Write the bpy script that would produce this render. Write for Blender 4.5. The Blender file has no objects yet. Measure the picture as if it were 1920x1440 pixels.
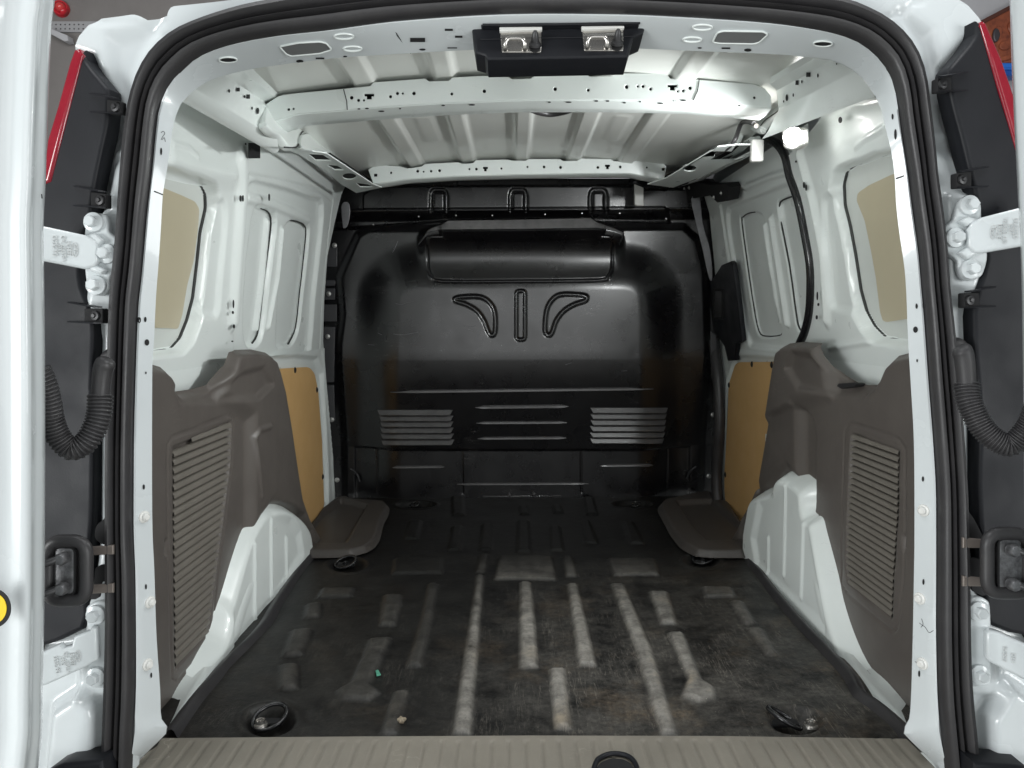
import bpy, bmesh, math, random
import numpy as np
from mathutils import Vector, Matrix
random.seed(7)
SC = bpy.context.scene
COL = SC.collection

# ------------------------------------------------------------------ camera
# x to the right, y into the van, z up; z = 0 is the load floor
F_PX, CX, CY = 1440.0, 960.0, 720.0          # focal length in photo pixels (1920 x 1440)
CAM = Vector((-0.035, 0.0, 0.7067))
PITCH, YAW, ROLL = math.radians(4.76), 0.0021, math.radians(0.3)
FWD = Vector((-math.sin(YAW) * math.cos(PITCH), math.cos(YAW) * math.cos(PITCH), -math.sin(PITCH))).normalized()
_r0 = FWD.cross(Vector((0, 0, 1))).normalized()
_u0 = _r0.cross(FWD)
UP = _u0 * math.cos(ROLL) + _r0 * math.sin(ROLL)
RIGHT = _r0 * math.cos(ROLL) - _u0 * math.sin(ROLL)
cam_data = bpy.data.cameras.new('camera')
cam_data.sensor_width = 36.0
cam_data.lens = F_PX / 1920.0 * 36.0
cam_data.clip_start = 0.02
cam_data.clip_end = 200.0
cam = bpy.data.objects.new('camera', cam_data)
COL.objects.link(cam)
m3 = Matrix((RIGHT, UP, -FWD)).transposed()
cam.matrix_world = Matrix.Translation(CAM) @ m3.to_4x4()
SC.camera = cam

# ------------------------------------------------------------------ light: a garage with ceiling lamps, one lamp in the van, added fill panels
world = bpy.data.worlds.new('World')
SC.world = world
world.use_nodes = True
bg = world.node_tree.nodes['Background']
bg.inputs['Color'].default_value = (0.93, 0.97, 1.0, 1)
bg.inputs['Strength'].default_value = 0.16
SC.view_settings.view_transform = 'Standard'
SC.view_settings.look = 'None'
SC.view_settings.exposure = 0.0
SC.view_settings.gamma = 1.0


def area(name, loc, target, sx, sy, watt, col=(1, 1, 1)):
    d = bpy.data.lights.new(name, 'AREA')
    d.shape = 'RECTANGLE'
    d.size, d.size_y = sx, sy
    d.energy = watt
    d.color = col
    o = bpy.data.objects.new(name, d)
    COL.objects.link(o)
    o.location = loc
    o.rotation_euler = (Vector(target) - Vector(loc)).to_track_quat('-Z', 'Y').to_euler()
    return o


area('ceiling_light', (-0.9, 0.55, 2.7), (-0.9, 0.45, -0.6), 0.4, 1.5, 27, (0.97, 0.99, 1.0))
area('ceiling_light', (0.9, 0.55, 2.7), (0.9, 0.45, -0.6), 0.4, 1.5, 27, (0.97, 0.99, 1.0))
area('added_rear_fill', (0.3, -3.6, 1.0), (0.1, 2.0, 0.6), 4.4, 2.2, 54, (0.98, 1.0, 1.0))  # added fill panel behind the camera, for bulkhead reflections and interior light
area('added_side_fill', (-3.5, -1.8, 0.5), (0.75, 2.4, 0.75), 1.6, 1.6, 130, (0.98, 1.0, 1.0))  # added unseen side fill, brightens the right half of the bay
area('added_side_fill', (3.5, -1.8, 0.5), (-0.7, 2.4, 0.75), 1.6, 1.6, 86, (0.98, 1.0, 1.0))  # added unseen side fill for the left half of the bay
area('ceiling_light', (-2.2, 3.6, 2.6), (-2.0, 4.6, 0.9), 1.2, 0.3, 14)
area('ceiling_light', (2.2, 3.6, 2.6), (2.0, 4.6, 0.9), 1.2, 0.3, 14)


# ------------------------------------------------------------------ pixel <-> place
def ray(px, py):
    return FWD * F_PX + RIGHT * (px - CX) + UP * (CY - py)


def atY(px, py, Y):
    d = ray(px, py)
    return CAM + d * ((Y - CAM.y) / d.y)


class Pl:
    """a plane with a frame: o origin, u and v axes, n towards the viewer"""
    def __init__(s, o, u, v, n=None):
        s.o = Vector(o)
        s.u = Vector(u).normalized()
        v = Vector(v)
        s.v = (v - s.u * v.dot(s.u)).normalized()
        s.n = s.u.cross(s.v)
        if n is not None and s.n.dot(Vector(n)) < 0:
            s.n = -s.n

    def off(s, h):
        p = Pl(s.o + s.n * h, s.u, s.v, s.n)
        return p

    def hit(s, px, py):
        d = ray(px, py)
        return CAM + d * ((s.o - CAM).dot(s.n) / d.dot(s.n))

    def uv(s, px, py):
        q = s.hit(px, py) - s.o
        return (q.dot(s.u), q.dot(s.v))

    def uvs(s, pts):
        return [s.uv(*p) for p in pts]

    def to3(s, u, v, h=0.0):
        return s.o + s.u * u + s.v * v + s.n * h


def smooth(pts, n=4, closed=True):
    """Catmull-Rom through the points"""
    P = [np.array(p, float) for p in pts]
    out = []
    m = len(P)
    rng = range(m) if closed else range(m - 1)
    for i in rng:
        if closed:
            a, b, c, d = P[i - 1], P[i], P[(i + 1) % m], P[(i + 2) % m]
        else:
            a, b, c, d = P[max(i - 1, 0)], P[i], P[i + 1], P[min(i + 2, m - 1)]
        for k in range(n):
            t = k / n
            out.append(tuple(0.5 * (2 * b + (c - a) * t + (2 * a - 5 * b + 4 * c - d) * t * t + (3 * b - a - 3 * c + d) * t ** 3)))
    if not closed:
        out.append(tuple(P[-1]))
    return out


def rounded(pts, r, n=4):
    """polygon with filleted corners"""
    out = []
    m = len(pts)
    for i in range(m):
        a, b, c = (np.array(pts[(i + k) % m], float) for k in (-1, 0, 1))
        la, lc = np.linalg.norm(a - b), np.linalg.norm(c - b)
        rr = min(r, la * 0.45, lc * 0.45)
        p0, p2 = b + (a - b) / la * rr, b + (c - b) / lc * rr
        for k in range(n + 1):
            t = k / n
            out.append(tuple((1 - t) ** 2 * p0 + 2 * t * (1 - t) * b + t * t * p2))
    return out


def ell(cx, cy, rx, ry, n=16, a=0.0):
    return [(cx + rx * math.cos(t) * math.cos(a) - ry * math.sin(t) * math.sin(a),
             cy + rx * math.cos(t) * math.sin(a) + ry * math.sin(t) * math.cos(a)) for t in
            [2 * math.pi * k / n for k in range(n)]]


def rect(x0, y0, x1, y1):
    return [(x0, y0), (x1, y0), (x1, y1), (x0, y1)]


def resample(pts, n):
    P = np.array(pts, float)
    s = np.r_[0, np.cumsum(np.linalg.norm(np.diff(P, axis=0), axis=1))]
    t = np.linspace(0, s[-1], n)
    return np.stack([np.interp(t, s, P[:, k]) for k in range(P.shape[1])], 1)


def seg_dist(U, V, pts, closed):
    D = np.full(U.shape, 1e9)
    m = len(pts)
    for i in range(m if closed else m - 1):
        ax, ay = pts[i]
        bx, by = pts[(i + 1) % m]
        dx, dy = bx - ax, by - ay
        L = dx * dx + dy * dy + 1e-18
        t = np.clip(((U - ax) * dx + (V - ay) * dy) / L, 0, 1)
        D = np.minimum(D, (U - ax - t * dx) ** 2 + (V - ay - t * dy) ** 2)
    return np.sqrt(D)


def inside(U, V, pts):
    w = np.zeros(U.shape, bool)
    m = len(pts)
    for i in range(m):
        ax, ay = pts[i]
        bx, by = pts[(i + 1) % m]
        if ay == by:
            continue
        c = ((ay > V) != (by > V)) & (U < (bx - ax) * (V - ay) / (by - ay) + ax)
        w ^= c
    return w


def sdf(U, V, pts):
    d = seg_dist(U, V, pts, True)
    return np.where(inside(U, V, pts), -d, d)


def sstep(x):
    x = np.clip(x, 0, 1)
    return x * x * (3 - 2 * x)


def f_poly(pts, depth, soft=0.01):
    """raise (or sink) everything inside a polygon"""
    return lambda U, V: depth * sstep(0.5 - sdf(U, V, pts) / soft)


def f_rib(pts, hw, depth, soft=0.006, closed=False):
    """raise (or sink) a band along a line"""
    return lambda U, V: depth * sstep((hw - seg_dist(U, V, pts, closed)) / soft + 0.5)


def f_gauss(u, v, ru, rv, depth):
    return lambda U, V: depth * np.exp(-((U - u) / ru) ** 2 - ((V - v) / rv) ** 2)


# ------------------------------------------------------------------ objects
def link(name, me, mat=None, parent=None, smooth_shade=True):
    o = bpy.data.objects.new(name, me)
    COL.objects.link(o)
    if mat is not None and not me.materials:
        me.materials.append(mat)
    if parent is not None:
        o.parent = parent
        o.location = -offset_of(parent)
    if smooth_shade and len(me.polygons):
        me.polygons.foreach_set('use_smooth', [True] * len(me.polygons))
    return o


def offset_of(p):
    v = Vector((0, 0, 0))
    while p is not None:
        v += p.location
        p = p.parent
    return v


def tag(o, label=None, cat=None, group=None, kind=None):
    if label: o['label'] = label
    if cat: o['category'] = cat
    if group: o['group'] = group
    if kind: o['kind'] = kind
    return o


def thing(name, label, cat, loc, group=None):
    o = bpy.data.objects.new(name, None)
    COL.objects.link(o)
    o.empty_display_size = 0.1
    o.location = loc
    return tag(o, label, cat, group)


def base_origin(o):
    """give a one-mesh thing its origin at its base"""
    me = o.data
    n = len(me.vertices)
    c = np.empty(n * 3)
    me.vertices.foreach_get('co', c)
    c = c.reshape(-1, 3)
    b = np.array([(c[:, 0].min() + c[:, 0].max()) / 2, (c[:, 1].min() + c[:, 1].max()) / 2, c[:, 2].min()])
    me.vertices.foreach_set('co', (c - b).ravel())
    o.location = Vector(b)
    return o


def mesh_np(name, co, faces):
    me = bpy.data.meshes.new(name)
    me.from_pydata([tuple(c) for c in co], [], [tuple(int(i) for i in f) for f in faces])
    me.update()
    return me


def sharp(me, deg=35):
    try:
        me.set_sharp_from_angle(angle=math.radians(deg))
    except Exception:
        pass


def stamp(name, pl, box, feats, step, mat, parent=None, clip=None, holes=(), attr=None, crown=None, flip_check=True, thick=0.0):
    """pressed sheet: a fine grid on plane pl, pushed along its normal by the features.
    box = (u0, u1, v0, v1); clip / holes = polygons in uv"""
    u0, u1, v0, v1 = box
    nu, nv = max(2, int((u1 - u0) / step) + 1), max(2, int((v1 - v0) / step) + 1)
    U, V = np.meshgrid(np.linspace(u0, u1, nu), np.linspace(v0, v1, nv))
    if clip is not None or holes:
        cell = np.ones((nv - 1, nu - 1), bool)
        cu = (U[:-1, :-1] + U[1:, 1:]) / 2
        cv = (V[:-1, :-1] + V[1:, 1:]) / 2
        if clip is not None:
            cell &= inside(cu, cv, clip)
        for h in holes:
            cell &= ~inside(cu, cv, h)
    else:
        cell = np.ones((nv - 1, nu - 1), bool)
    idx = np.arange(nu * nv).reshape(nv, nu)
    q = np.stack([idx[:-1, :-1][cell], idx[:-1, 1:][cell], idx[1:, 1:][cell], idx[1:, :-1][cell]], 1)
    if clip is not None or holes:
        # snap the ragged border onto the outline
        cnt = np.zeros((nv + 1, nu + 1), int)
        cp = np.zeros((nv + 1, nu + 1), int)
        cp[1:nv, 1:nu] = cell
        k = cp[:-1, :-1] + cp[1:, :-1] + cp[:-1, 1:] + cp[1:, 1:]
        bd = (k > 0) & (k < 4)
        bu, bv = U[bd], V[bd]
        best = np.full(bu.shape, 1e9)
        nu_, nv_ = bu.copy(), bv.copy()
        for poly in ([clip] if clip is not None else []) + list(holes):
            m = len(poly)
            for i in range(m):
                ax, ay = poly[i]
                bx, by = poly[(i + 1) % m]
                dx, dy = bx - ax, by - ay
                L = dx * dx + dy * dy + 1e-18
                t = np.clip(((bu - ax) * dx + (bv - ay) * dy) / L, 0, 1)
                qx, qy = ax + t * dx, ay + t * dy
                d = np.hypot(qx - bu, qy - bv)
                s = d < best
                best = np.where(s, d, best)
                nu_ = np.where(s, qx, nu_)
                nv_ = np.where(s, qy, nv_)
        ok = best < step * 1.6
        U[bd] = np.where(ok, nu_, bu)
        V[bd] = np.where(ok, nv_, bv)
    H = np.zeros(U.shape)
    for f in feats:
        H += f(U, V)
    O, uu, vv, nn = (np.array(x) for x in (pl.o, pl.u, pl.v, pl.n))
    co = O + U[..., None] * uu + V[..., None] * vv + H[..., None] * nn
    if crown is not None:
        co = co + crown(U, V)[..., None] * nn
    co = co.reshape(-1, 3)
    used = np.unique(q)
    remap = np.full(nu * nv, -1)
    remap[used] = np.arange(len(used))
    q = remap[q]
    if np.dot(np.cross(uu, vv), nn) < 0:
        q = q[:, ::-1]
    me = mesh_np(name, co[used], q)
    if attr:
        for an, fn in attr.items():
            a = me.attributes.new(an, 'FLOAT', 'POINT')
            a.data.foreach_set('value', np.clip(fn(U, V, H), 0, 1).reshape(-1)[used].astype(np.float32))
    o = link(name, me, mat, parent)
    if thick:
        md = o.modifiers.new('sheet', 'SOLIDIFY')
        md.thickness = thick
        md.offset = -1
    return o


def plate_mesh(name, pl, outline, holes=(), thick=0.004, bevel=0.0, res=2):
    """flat plate from outlines in uv; its face is at the plane, its body behind it"""
    cu = bpy.data.curves.new(name, 'CURVE')
    cu.dimensions = '2D'
    cu.fill_mode = 'BOTH'
    cu.extrude = max(thick / 2 - bevel, 0.0001)
    cu.bevel_depth = bevel
    cu.bevel_resolution = res
    cu.offset = -bevel
    for poly in [outline] + list(holes):
        sp = cu.splines.new('POLY')
        sp.points.add(len(poly) - 1)
        for p, (u, v) in zip(sp.points, poly):
            p.co = (u, v, 0, 1)
        sp.use_cyclic_u = True
    tmp = bpy.data.objects.new('tmp', cu)
    me = bpy.data.meshes.new_from_object(tmp)
    bpy.data.objects.remove(tmp)
    bpy.data.curves.remove(cu)
    M = Matrix((pl.u, pl.v, pl.n)).transposed().to_4x4()
    M.translation = pl.o - pl.n * (thick / 2)
    me.transform(M)
    if M.determinant() < 0:
        me.flip_normals()
    me.name = name
    me.materials.clear()
    return me


def plate(name, pl, px, mat, parent=None, holes=(), thick=0.004, bevel=0.0, uv=False, res=2):
    o_ = px if uv else pl.uvs(px)
    h_ = [h if uv else pl.uvs(h) for h in holes]
    me = plate_mesh(name, pl, o_, h_, thick, bevel, res)
    o = link(name, me, mat, parent)
    sharp(me, 30 if bevel else 20)
    return o


def loft(name, rows, mat, parent=None, closed_v=False, closed_u=False):
    R = np.array([[tuple(p) for p in r] for r in rows], float)
    n, m = R.shape[:2]
    idx = np.arange(n * m).reshape(n, m)
    faces = []
    for i in range(n if closed_v else n - 1):
        for j in range(m if closed_u else m - 1):
            a, b = i, (i + 1) % n
            c, d = j, (j + 1) % m
            faces.append((idx[a, c], idx[a, d], idx[b, d], idx[b, c]))
    me = mesh_np(name, R.reshape(-1, 3), faces)
    return link(name, me, mat, parent)


def tube_mesh(name, path, rad, seg=12, closed=False, caps=True):
    P = [Vector(p) for p in path]
    n = len(P)
    vs, fs = [], []
    nrm = None
    for i in range(n):
        a = P[i - 1] if (i > 0 or closed) else P[i]
        b = P[(i + 1) % n] if (i < n - 1 or closed) else P[i]
        t = (b - a).normalized()
        if nrm is None:
            nrm = t.orthogonal().normalized()
        nrm = (nrm - t * nrm.dot(t)).normalized()
        bi = t.cross(nrm)
        r = rad(i / (n - 1)) if callable(rad) else rad
        for k in range(seg):
            an = 2 * math.pi * k / seg
            vs.append(P[i] + (nrm * math.cos(an) + bi * math.sin(an)) * r)
    for i in range(n if closed else n - 1):
        for k in range(seg):
            a, b = i, (i + 1) % n
            fs.append((a * seg + k, a * seg + (k + 1) % seg, b * seg + (k + 1) % seg, b * seg + k))
    if caps and not closed:
        fs.append(tuple(range(seg))[::-1])
        fs.append(tuple((n - 1) * seg + k for k in range(seg)))
    return mesh_np(name, vs, fs)


def tube(name, path, rad, mat, parent=None, seg=12, closed=False):
    me = tube_mesh(name, path, rad, seg, closed)
    o = link(name, me, mat, parent)
    sharp(me, 50)
    return o


def lathe_mesh(name, prof, seg=20):
    """profile (r, h) turned about +z"""
    vs, fs = [], []
    m = len(prof)
    for k in range(seg):
        a = 2 * math.pi * k / seg
        for r, h in prof:
            vs.append((r * math.cos(a), r * math.sin(a), h))
    for k in range(seg):
        for j in range(m - 1):
            a, b = k * m + j, ((k + 1) % seg) * m + j
            fs.append((a, b, b + 1, a + 1))
    me = mesh_np(name, vs, fs)
    bm = bmesh.new()
    bm.from_mesh(me)
    bmesh.ops.remove_doubles(bm, verts=bm.verts, dist=1e-6)
    bmesh.ops.recalc_face_normals(bm, faces=bm.faces)
    bm.to_mesh(me)
    bm.free()
    sharp(me, 35)
    return me


_alt = {}


def alt_mesh(me, mat):
    k = (me.name, mat.name)
    if k not in _alt:
        c = me.copy()
        c.materials.clear()
        c.materials.append(mat)
        _alt[k] = c
    return _alt[k]


def place(name, me, pos, n, parent=None, mat=None, spin=0.0, scale=1.0):
    """put a shared mesh at pos, its +z along n"""
    if mat is not None and me.materials and me.materials[0] != mat:
        me = alt_mesh(me, mat)
    o = link(name, me, mat, parent)
    q = Vector(n).to_track_quat('Z', 'Y')
    o.rotation_mode = 'QUATERNION'
    from mathutils import Quaternion
    o.rotation_quaternion = q @ Quaternion((0, 0, 1), spin)
    o.location = Vector(pos) + (-offset_of(parent) if parent is not None else Vector((0, 0, 0)))
    o.scale = (scale, scale, scale)
    return o


def box_mesh(name, sx, sy, sz, bevel=0.0, seg=2):
    bm = bmesh.new()
    bmesh.ops.create_cube(bm, size=1)
    for v in bm.verts:
        v.co.x *= sx; v.co.y *= sy; v.co.z *= sz
    if bevel:
        bmesh.ops.bevel(bm, geom=bm.edges[:], offset=bevel, segments=seg, profile=0.5, affect='EDGES')
    me = bpy.data.meshes.new(name)
    bm.to_mesh(me)
    bm.free()
    sharp(me, 35)
    return me


def join_meshes(name, meshes):
    bm = bmesh.new()
    for m in meshes:
        bm.from_mesh(m)
    me = bpy.data.meshes.new(name)
    bm.to_mesh(me)
    bm.free()
    return me


def offs(pl, pts, h):
    return [pl.to3(u, v, h) for u, v in pts]


def text_mesh(name, s, size, depth=0.001):
    cu = bpy.data.curves.new(name, 'FONT')
    cu.body = s
    cu.size = size
    cu.extrude = depth
    cu.align_x = 'CENTER'
    cu.align_y = 'CENTER'
    tmp = bpy.data.objects.new('tmp', cu)
    me = bpy.data.meshes.new_from_object(tmp)
    bpy.data.objects.remove(tmp)
    me.materials.clear()
    return me


# ------------------------------------------------------------------ materials
def mat(name, col, rough=0.5, metal=0.0, coat=0.0, coat_rough=0.1, bump=0.0, bump_scale=200.0, var=0.0, var_scale=6.0,
        var_col=None, rough_var=0.0, spec=0.5, scratch=0.0, scratch_col=(0.5, 0.5, 0.5), emit=None, attr_dust=None):
    m = bpy.data.materials.new(name)
    m.use_nodes = True
    nt = m.node_tree
    N, L = nt.nodes, nt.links
    b = N['Principled BSDF']
    b.inputs['Base Color'].default_value = (*col, 1)
    b.inputs['Roughness'].default_value = rough
    b.inputs['Metallic'].default_value = metal
    b.inputs['Coat Weight'].default_value = coat
    b.inputs['Coat Roughness'].default_value = coat_rough
    b.inputs['Specular IOR Level'].default_value = spec
    tc = N.new('ShaderNodeTexCoord')
    csock = None
    if var:
        nz = N.new('ShaderNodeTexNoise')
        nz.inputs['Scale'].default_value = var_scale
        nz.inputs['Detail'].default_value = 6
        nz.inputs['Roughness'].default_value = 0.65
        L.new(tc.outputs['Object'], nz.inputs['Vector'])
        rp = N.new('ShaderNodeValToRGB')
        rp.color_ramp.elements[0].position = 0.35
        rp.color_ramp.elements[1].position = 0.7
        L.new(nz.outputs['Fac'], rp.inputs['Fac'])
        mx = N.new('ShaderNodeMix')
        mx.data_type = 'RGBA'
        vc = var_col or tuple(c * 0.6 for c in col)
        mx.inputs['A'].default_value = (*col, 1)
        mx.inputs['B'].default_value = (*vc, 1)
        mu = N.new('ShaderNodeMath')
        mu.operation = 'MULTIPLY'
        mu.inputs[1].default_value = var
        L.new(rp.outputs['Color'], mu.inputs[0])
        L.new(mu.outputs[0], mx.inputs['Factor'])
        csock = mx.outputs['Result']
    if scratch:
        # sparse thin scuffs: stretched noise cut by a narrow band, gated by a coarse noise
        mp = N.new('ShaderNodeMapping')
        mp.inputs['Scale'].default_value = (9, 9, 60)
        mp.inputs['Rotation'].default_value = (0.3, 0.5, 0.2)
        L.new(tc.outputs['Object'], mp.inputs['Vector'])
        n1 = N.new('ShaderNodeTexNoise')
        n1.inputs['Scale'].default_value = 1.0
        n1.inputs['Detail'].default_value = 4
        L.new(mp.outputs[0], n1.inputs['Vector'])
        r1 = N.new('ShaderNodeValToRGB')
        e = r1.color_ramp.elements
        e[0].position, e[0].color = 0.495, (0, 0, 0, 1)
        e[1].position, e[1].color = 0.5, (1, 1, 1, 1)
        e2 = e.new(0.505)
        e2.color = (0, 0, 0, 1)
        L.new(n1.outputs['Fac'], r1.inputs['Fac'])
        n2 = N.new('ShaderNodeTexNoise')
        n2.inputs['Scale'].default_value = 7.0
        L.new(tc.outputs['Object'], n2.inputs['Vector'])
        r2 = N.new('ShaderNodeValToRGB')
        r2.color_ramp.elements[0].position = 0.58
        r2.color_ramp.elements[1].position = 0.72
        L.new(n2.outputs['Fac'], r2.inputs['Fac'])
        mu = N.new('ShaderNodeMath')
        mu.operation = 'MULTIPLY'
        L.new(r1.outputs['Color'], mu.inputs[0])
        L.new(r2.outputs['Color'], mu.inputs[1])
        mu2 = N.new('ShaderNodeMath')
        mu2.operation = 'MULTIPLY'
        mu2.inputs[1].default_value = scratch
        L.new(mu.outputs[0], mu2.inputs[0])
        mx = N.new('ShaderNodeMix')
        mx.data_type = 'RGBA'
        mx.inputs['A'].default_value = (*col, 1)
        if csock: L.new(csock, mx.inputs['A'])
        mx.inputs['B'].default_value = (*scratch_col, 1)
        L.new(mu2.outputs[0], mx.inputs['Factor'])
        csock = mx.outputs['Result']
    if csock:
        L.new(csock, b.inputs['Base Color'])
    if rough_var:
        nz = N.new('ShaderNodeTexNoise')
        nz.inputs['Scale'].default_value = 11
        nz.inputs['Detail'].default_value = 5
        L.new(tc.outputs['Object'], nz.inputs['Vector'])
        mr = N.new('ShaderNodeMapRange')
        mr.inputs['From Min'].default_value = 0.3
        mr.inputs['From Max'].default_value = 0.7
        mr.inputs['To Min'].default_value = max(rough - rough_var, 0.03)
        mr.inputs['To Max'].default_value = rough + rough_var
        L.new(nz.outputs['Fac'], mr.inputs['Value'])
        L.new(mr.outputs[0], b.inputs['Roughness'])
    if bump:
        nz = N.new('ShaderNodeTexNoise')
        nz.inputs['Scale'].default_value = bump_scale
        nz.inputs['Detail'].default_value = 3
        L.new(tc.outputs['Object'], nz.inputs['Vector'])
        bp = N.new('ShaderNodeBump')
        bp.inputs['Strength'].default_value = bump
        bp.inputs['Distance'].default_value = 0.002
        L.new(nz.outputs['Fac'], bp.inputs['Height'])
        L.new(bp.outputs[0], b.inputs['Normal'])
    if emit:
        b.inputs['Emission Color'].default_value = (*emit[0], 1)
        b.inputs['Emission Strength'].default_value = emit[1]
    return m


M = {}
M['paint'] = mat('white_paint', (0.785, 0.835, 0.815), 0.32, coat=0.35, coat_rough=0.08, bump=0.03, bump_scale=60, rough_var=0.05, var=0.12, var_scale=5,
                 var_col=(0.70, 0.72, 0.68), scratch=0.35, scratch_col=(0.25, 0.25, 0.24))
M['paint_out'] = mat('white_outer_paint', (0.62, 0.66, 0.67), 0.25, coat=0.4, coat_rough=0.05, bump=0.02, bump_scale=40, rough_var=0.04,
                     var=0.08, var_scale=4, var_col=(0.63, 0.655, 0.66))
M['black'] = mat('black_sheet', (0.0036, 0.0033, 0.0042), 0.29, spec=0.95, bump=0.05, bump_scale=18, rough_var=0.05, scratch=0.5, scratch_col=(0.30, 0.29, 0.28))
M['trim'] = mat('grey_plastic', (0.100, 0.088, 0.080), 0.42, bump=0.12, bump_scale=700, var=0.5, var_scale=9, var_col=(0.125, 0.112, 0.10), rough_var=0.08,
                scratch=0.5, scratch_col=(0.32, 0.29, 0.25))
M['slat'] = mat('grille_plastic', (0.165, 0.150, 0.130), 0.5, bump=0.1, bump_scale=600, var=0.4, var_scale=15, var_col=(0.11, 0.1, 0.085))
M['rubber'] = mat('black_rubber', (0.030, 0.029, 0.031), 0.42, bump=0.1, bump_scale=400, rough_var=0.1, var=0.5, var_scale=20, var_col=(0.05, 0.048, 0.048))
M['lamp_black'] = mat('matt_black_plastic', (0.010, 0.0108, 0.0135), 0.5, spec=0.25, bump=0.08, bump_scale=500, var=0.4, var_scale=7, var_col=(0.017, 0.018, 0.022), rough_var=0.1)
M['lit_black'] = mat('lit_black_sheet', (0.085, 0.083, 0.085), 0.33, spec=0.8, var=0.7, var_scale=25, var_col=(0.04, 0.04, 0.042))  # paler copy of the black sheet, bright reflections put into its colour
M['grey'] = mat('grey_sheet', (0.24, 0.24, 0.25), 0.4, metal=0.3, var=0.5, var_scale=30, var_col=(0.12, 0.12, 0.13))
M['black_steel'] = mat('black_steel', (0.012, 0.012, 0.013), 0.22, spec=0.6)
M['dark'] = mat('dark_cavity', (0.010, 0.010, 0.011), 0.8)  # also laid as flat faces for the shade inside small holes
M['dark_metal'] = mat('dark_metal', (0.045, 0.045, 0.047), 0.4, metal=0.3, rough_var=0.1)
M['board'] = mat('hardboard', (0.64, 0.405, 0.175), 0.5, bump=0.08, bump_scale=300, var=0.55, var_scale=5, var_col=(0.55, 0.335, 0.135), rough_var=0.08,
                 scratch=0.7, scratch_col=(0.55, 0.42, 0.26))
M['beige'] = mat('beige_film', (0.49, 0.44, 0.315), 0.45, var=0.3, var_scale=7, var_col=(0.44, 0.395, 0.28))
M['scuff'] = mat('sill_plastic', (0.26, 0.238, 0.200), 0.45, bump=0.1, bump_scale=500, var=0.6, var_scale=12, var_col=(0.20, 0.183, 0.153), rough_var=0.1,
                 scratch=0.7, scratch_col=(0.42, 0.39, 0.33))
M['red'] = mat('red_lens', (0.27, 0.008, 0.022), 0.15, coat=0.6, coat_rough=0.05, var=0.3, var_scale=30, var_col=(0.36, 0.03, 0.04))
M['steel'] = mat('plain_steel', (0.55, 0.53, 0.50), 0.28, metal=0.9, var=0.3, var_scale=40, rough_var=0.1)
M['zinc'] = mat('bright_bolt', (0.62, 0.62, 0.60), 0.35, metal=0.8)
M['yellow'] = mat('yellow_print', (0.80, 0.55, 0.0), 0.4)
M['sealant'] = mat('dark_sealant', (0.03, 0.032, 0.03), 0.7)
M['lit'] = mat('lamp_lens', (1, 1, 1), 0.3, emit=((1.0, 0.98, 0.95), 40.0))
M['white_plastic'] = mat('white_plastic', (0.75, 0.75, 0.72), 0.4)
M['wall'] = mat('garage_wall', (0.20, 0.185, 0.178), 0.7, bump=0.3, bump_scale=30, var=0.6, var_scale=3, var_col=(0.26, 0.245, 0.235), scratch=0.4, scratch_col=(0.4, 0.38, 0.36))
M['pale_wall'] = mat('pale_wall', (0.52, 0.52, 0.54), 0.7, bump=0.2, bump_scale=40, var=0.3, var_scale=2)
M['concrete'] = mat('garage_floor', (0.52, 0.52, 0.50), 0.45, bump=0.2, bump_scale=40, var=0.6, var_scale=1.5, var_col=(0.42, 0.42, 0.41), rough_var=0.12)
M['tray'] = mat('tray_plastic', (0.052, 0.046, 0.042), 0.5, bump=0.12, bump_scale=700, var=0.5, var_scale=9, var_col=(0.07, 0.062, 0.056))


def quad_sheet(name, pts, m, parent=None):
    me = mesh_np(name, pts, [tuple(range(len(pts)))])
    return link(name, me, m, parent, False)


GZ = -0.60
g = quad_sheet('ground', [(-9, -9, GZ), (9, -9, GZ), (9, 9, GZ), (-9, 9, GZ)], M['concrete'])
tag(g, 'grey concrete garage floor under the van', kind='structure')

# the wall in front of the van, seen in a strip past each side of the body
WALLP = Pl((0, 5.2, 0), (1, 0, 0), (0, 0, 1), (0, -1, 0))
me = box_mesh('garage_wall', 4.6, 0.12, 3.8)
o = link('garage_wall', me, M['wall'])
o.location = (-2.3, 5.26, GZ + 1.9)
tag(o, 'grey brown scuffed wall behind the van at the left', 'wall')
me = box_mesh('pale_wall', 4.6, 0.12, 3.8)
o = link('pale_wall', me, M['pale_wall'])
o.location = (2.31, 5.26, GZ + 1.9)
tag(o, 'pale grey plain wall behind the van at the right', 'wall')

# perforated shelf rail with bracket on the left wall
a, b = WALLP.hit(60, 40), WALLP.hit(178, 58)
rail = thing('shelf_rail', 'grey perforated metal shelf rail fixed on the wall at top left', 'shelf rail', (a.x, 5.2, b.z))
zc, hh = (a.z + b.z) / 2, abs(a.z - b.z)
RP = WALLP.off(0.02)
holes = []
for k in range(9):
    for yy in (47, 55):
        holes.append(ell(88 + k * 8.5, yy - 1, 1.6, 1.6, 8))
plate('rail_plate', RP, rect(40, 40, 200, 60), mat('rail_grey', (0.42, 0.42, 0.43), 0.5, metal=0.2), rail, holes=holes, thick=0.02)
plate('support_arm', WALLP.off(0.09), [(88, 52), (97, 54), (126, 66), (128, 76), (120, 77), (92, 62)], M['pale_wall'], rail, thick=0.07, bevel=0.004)

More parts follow.
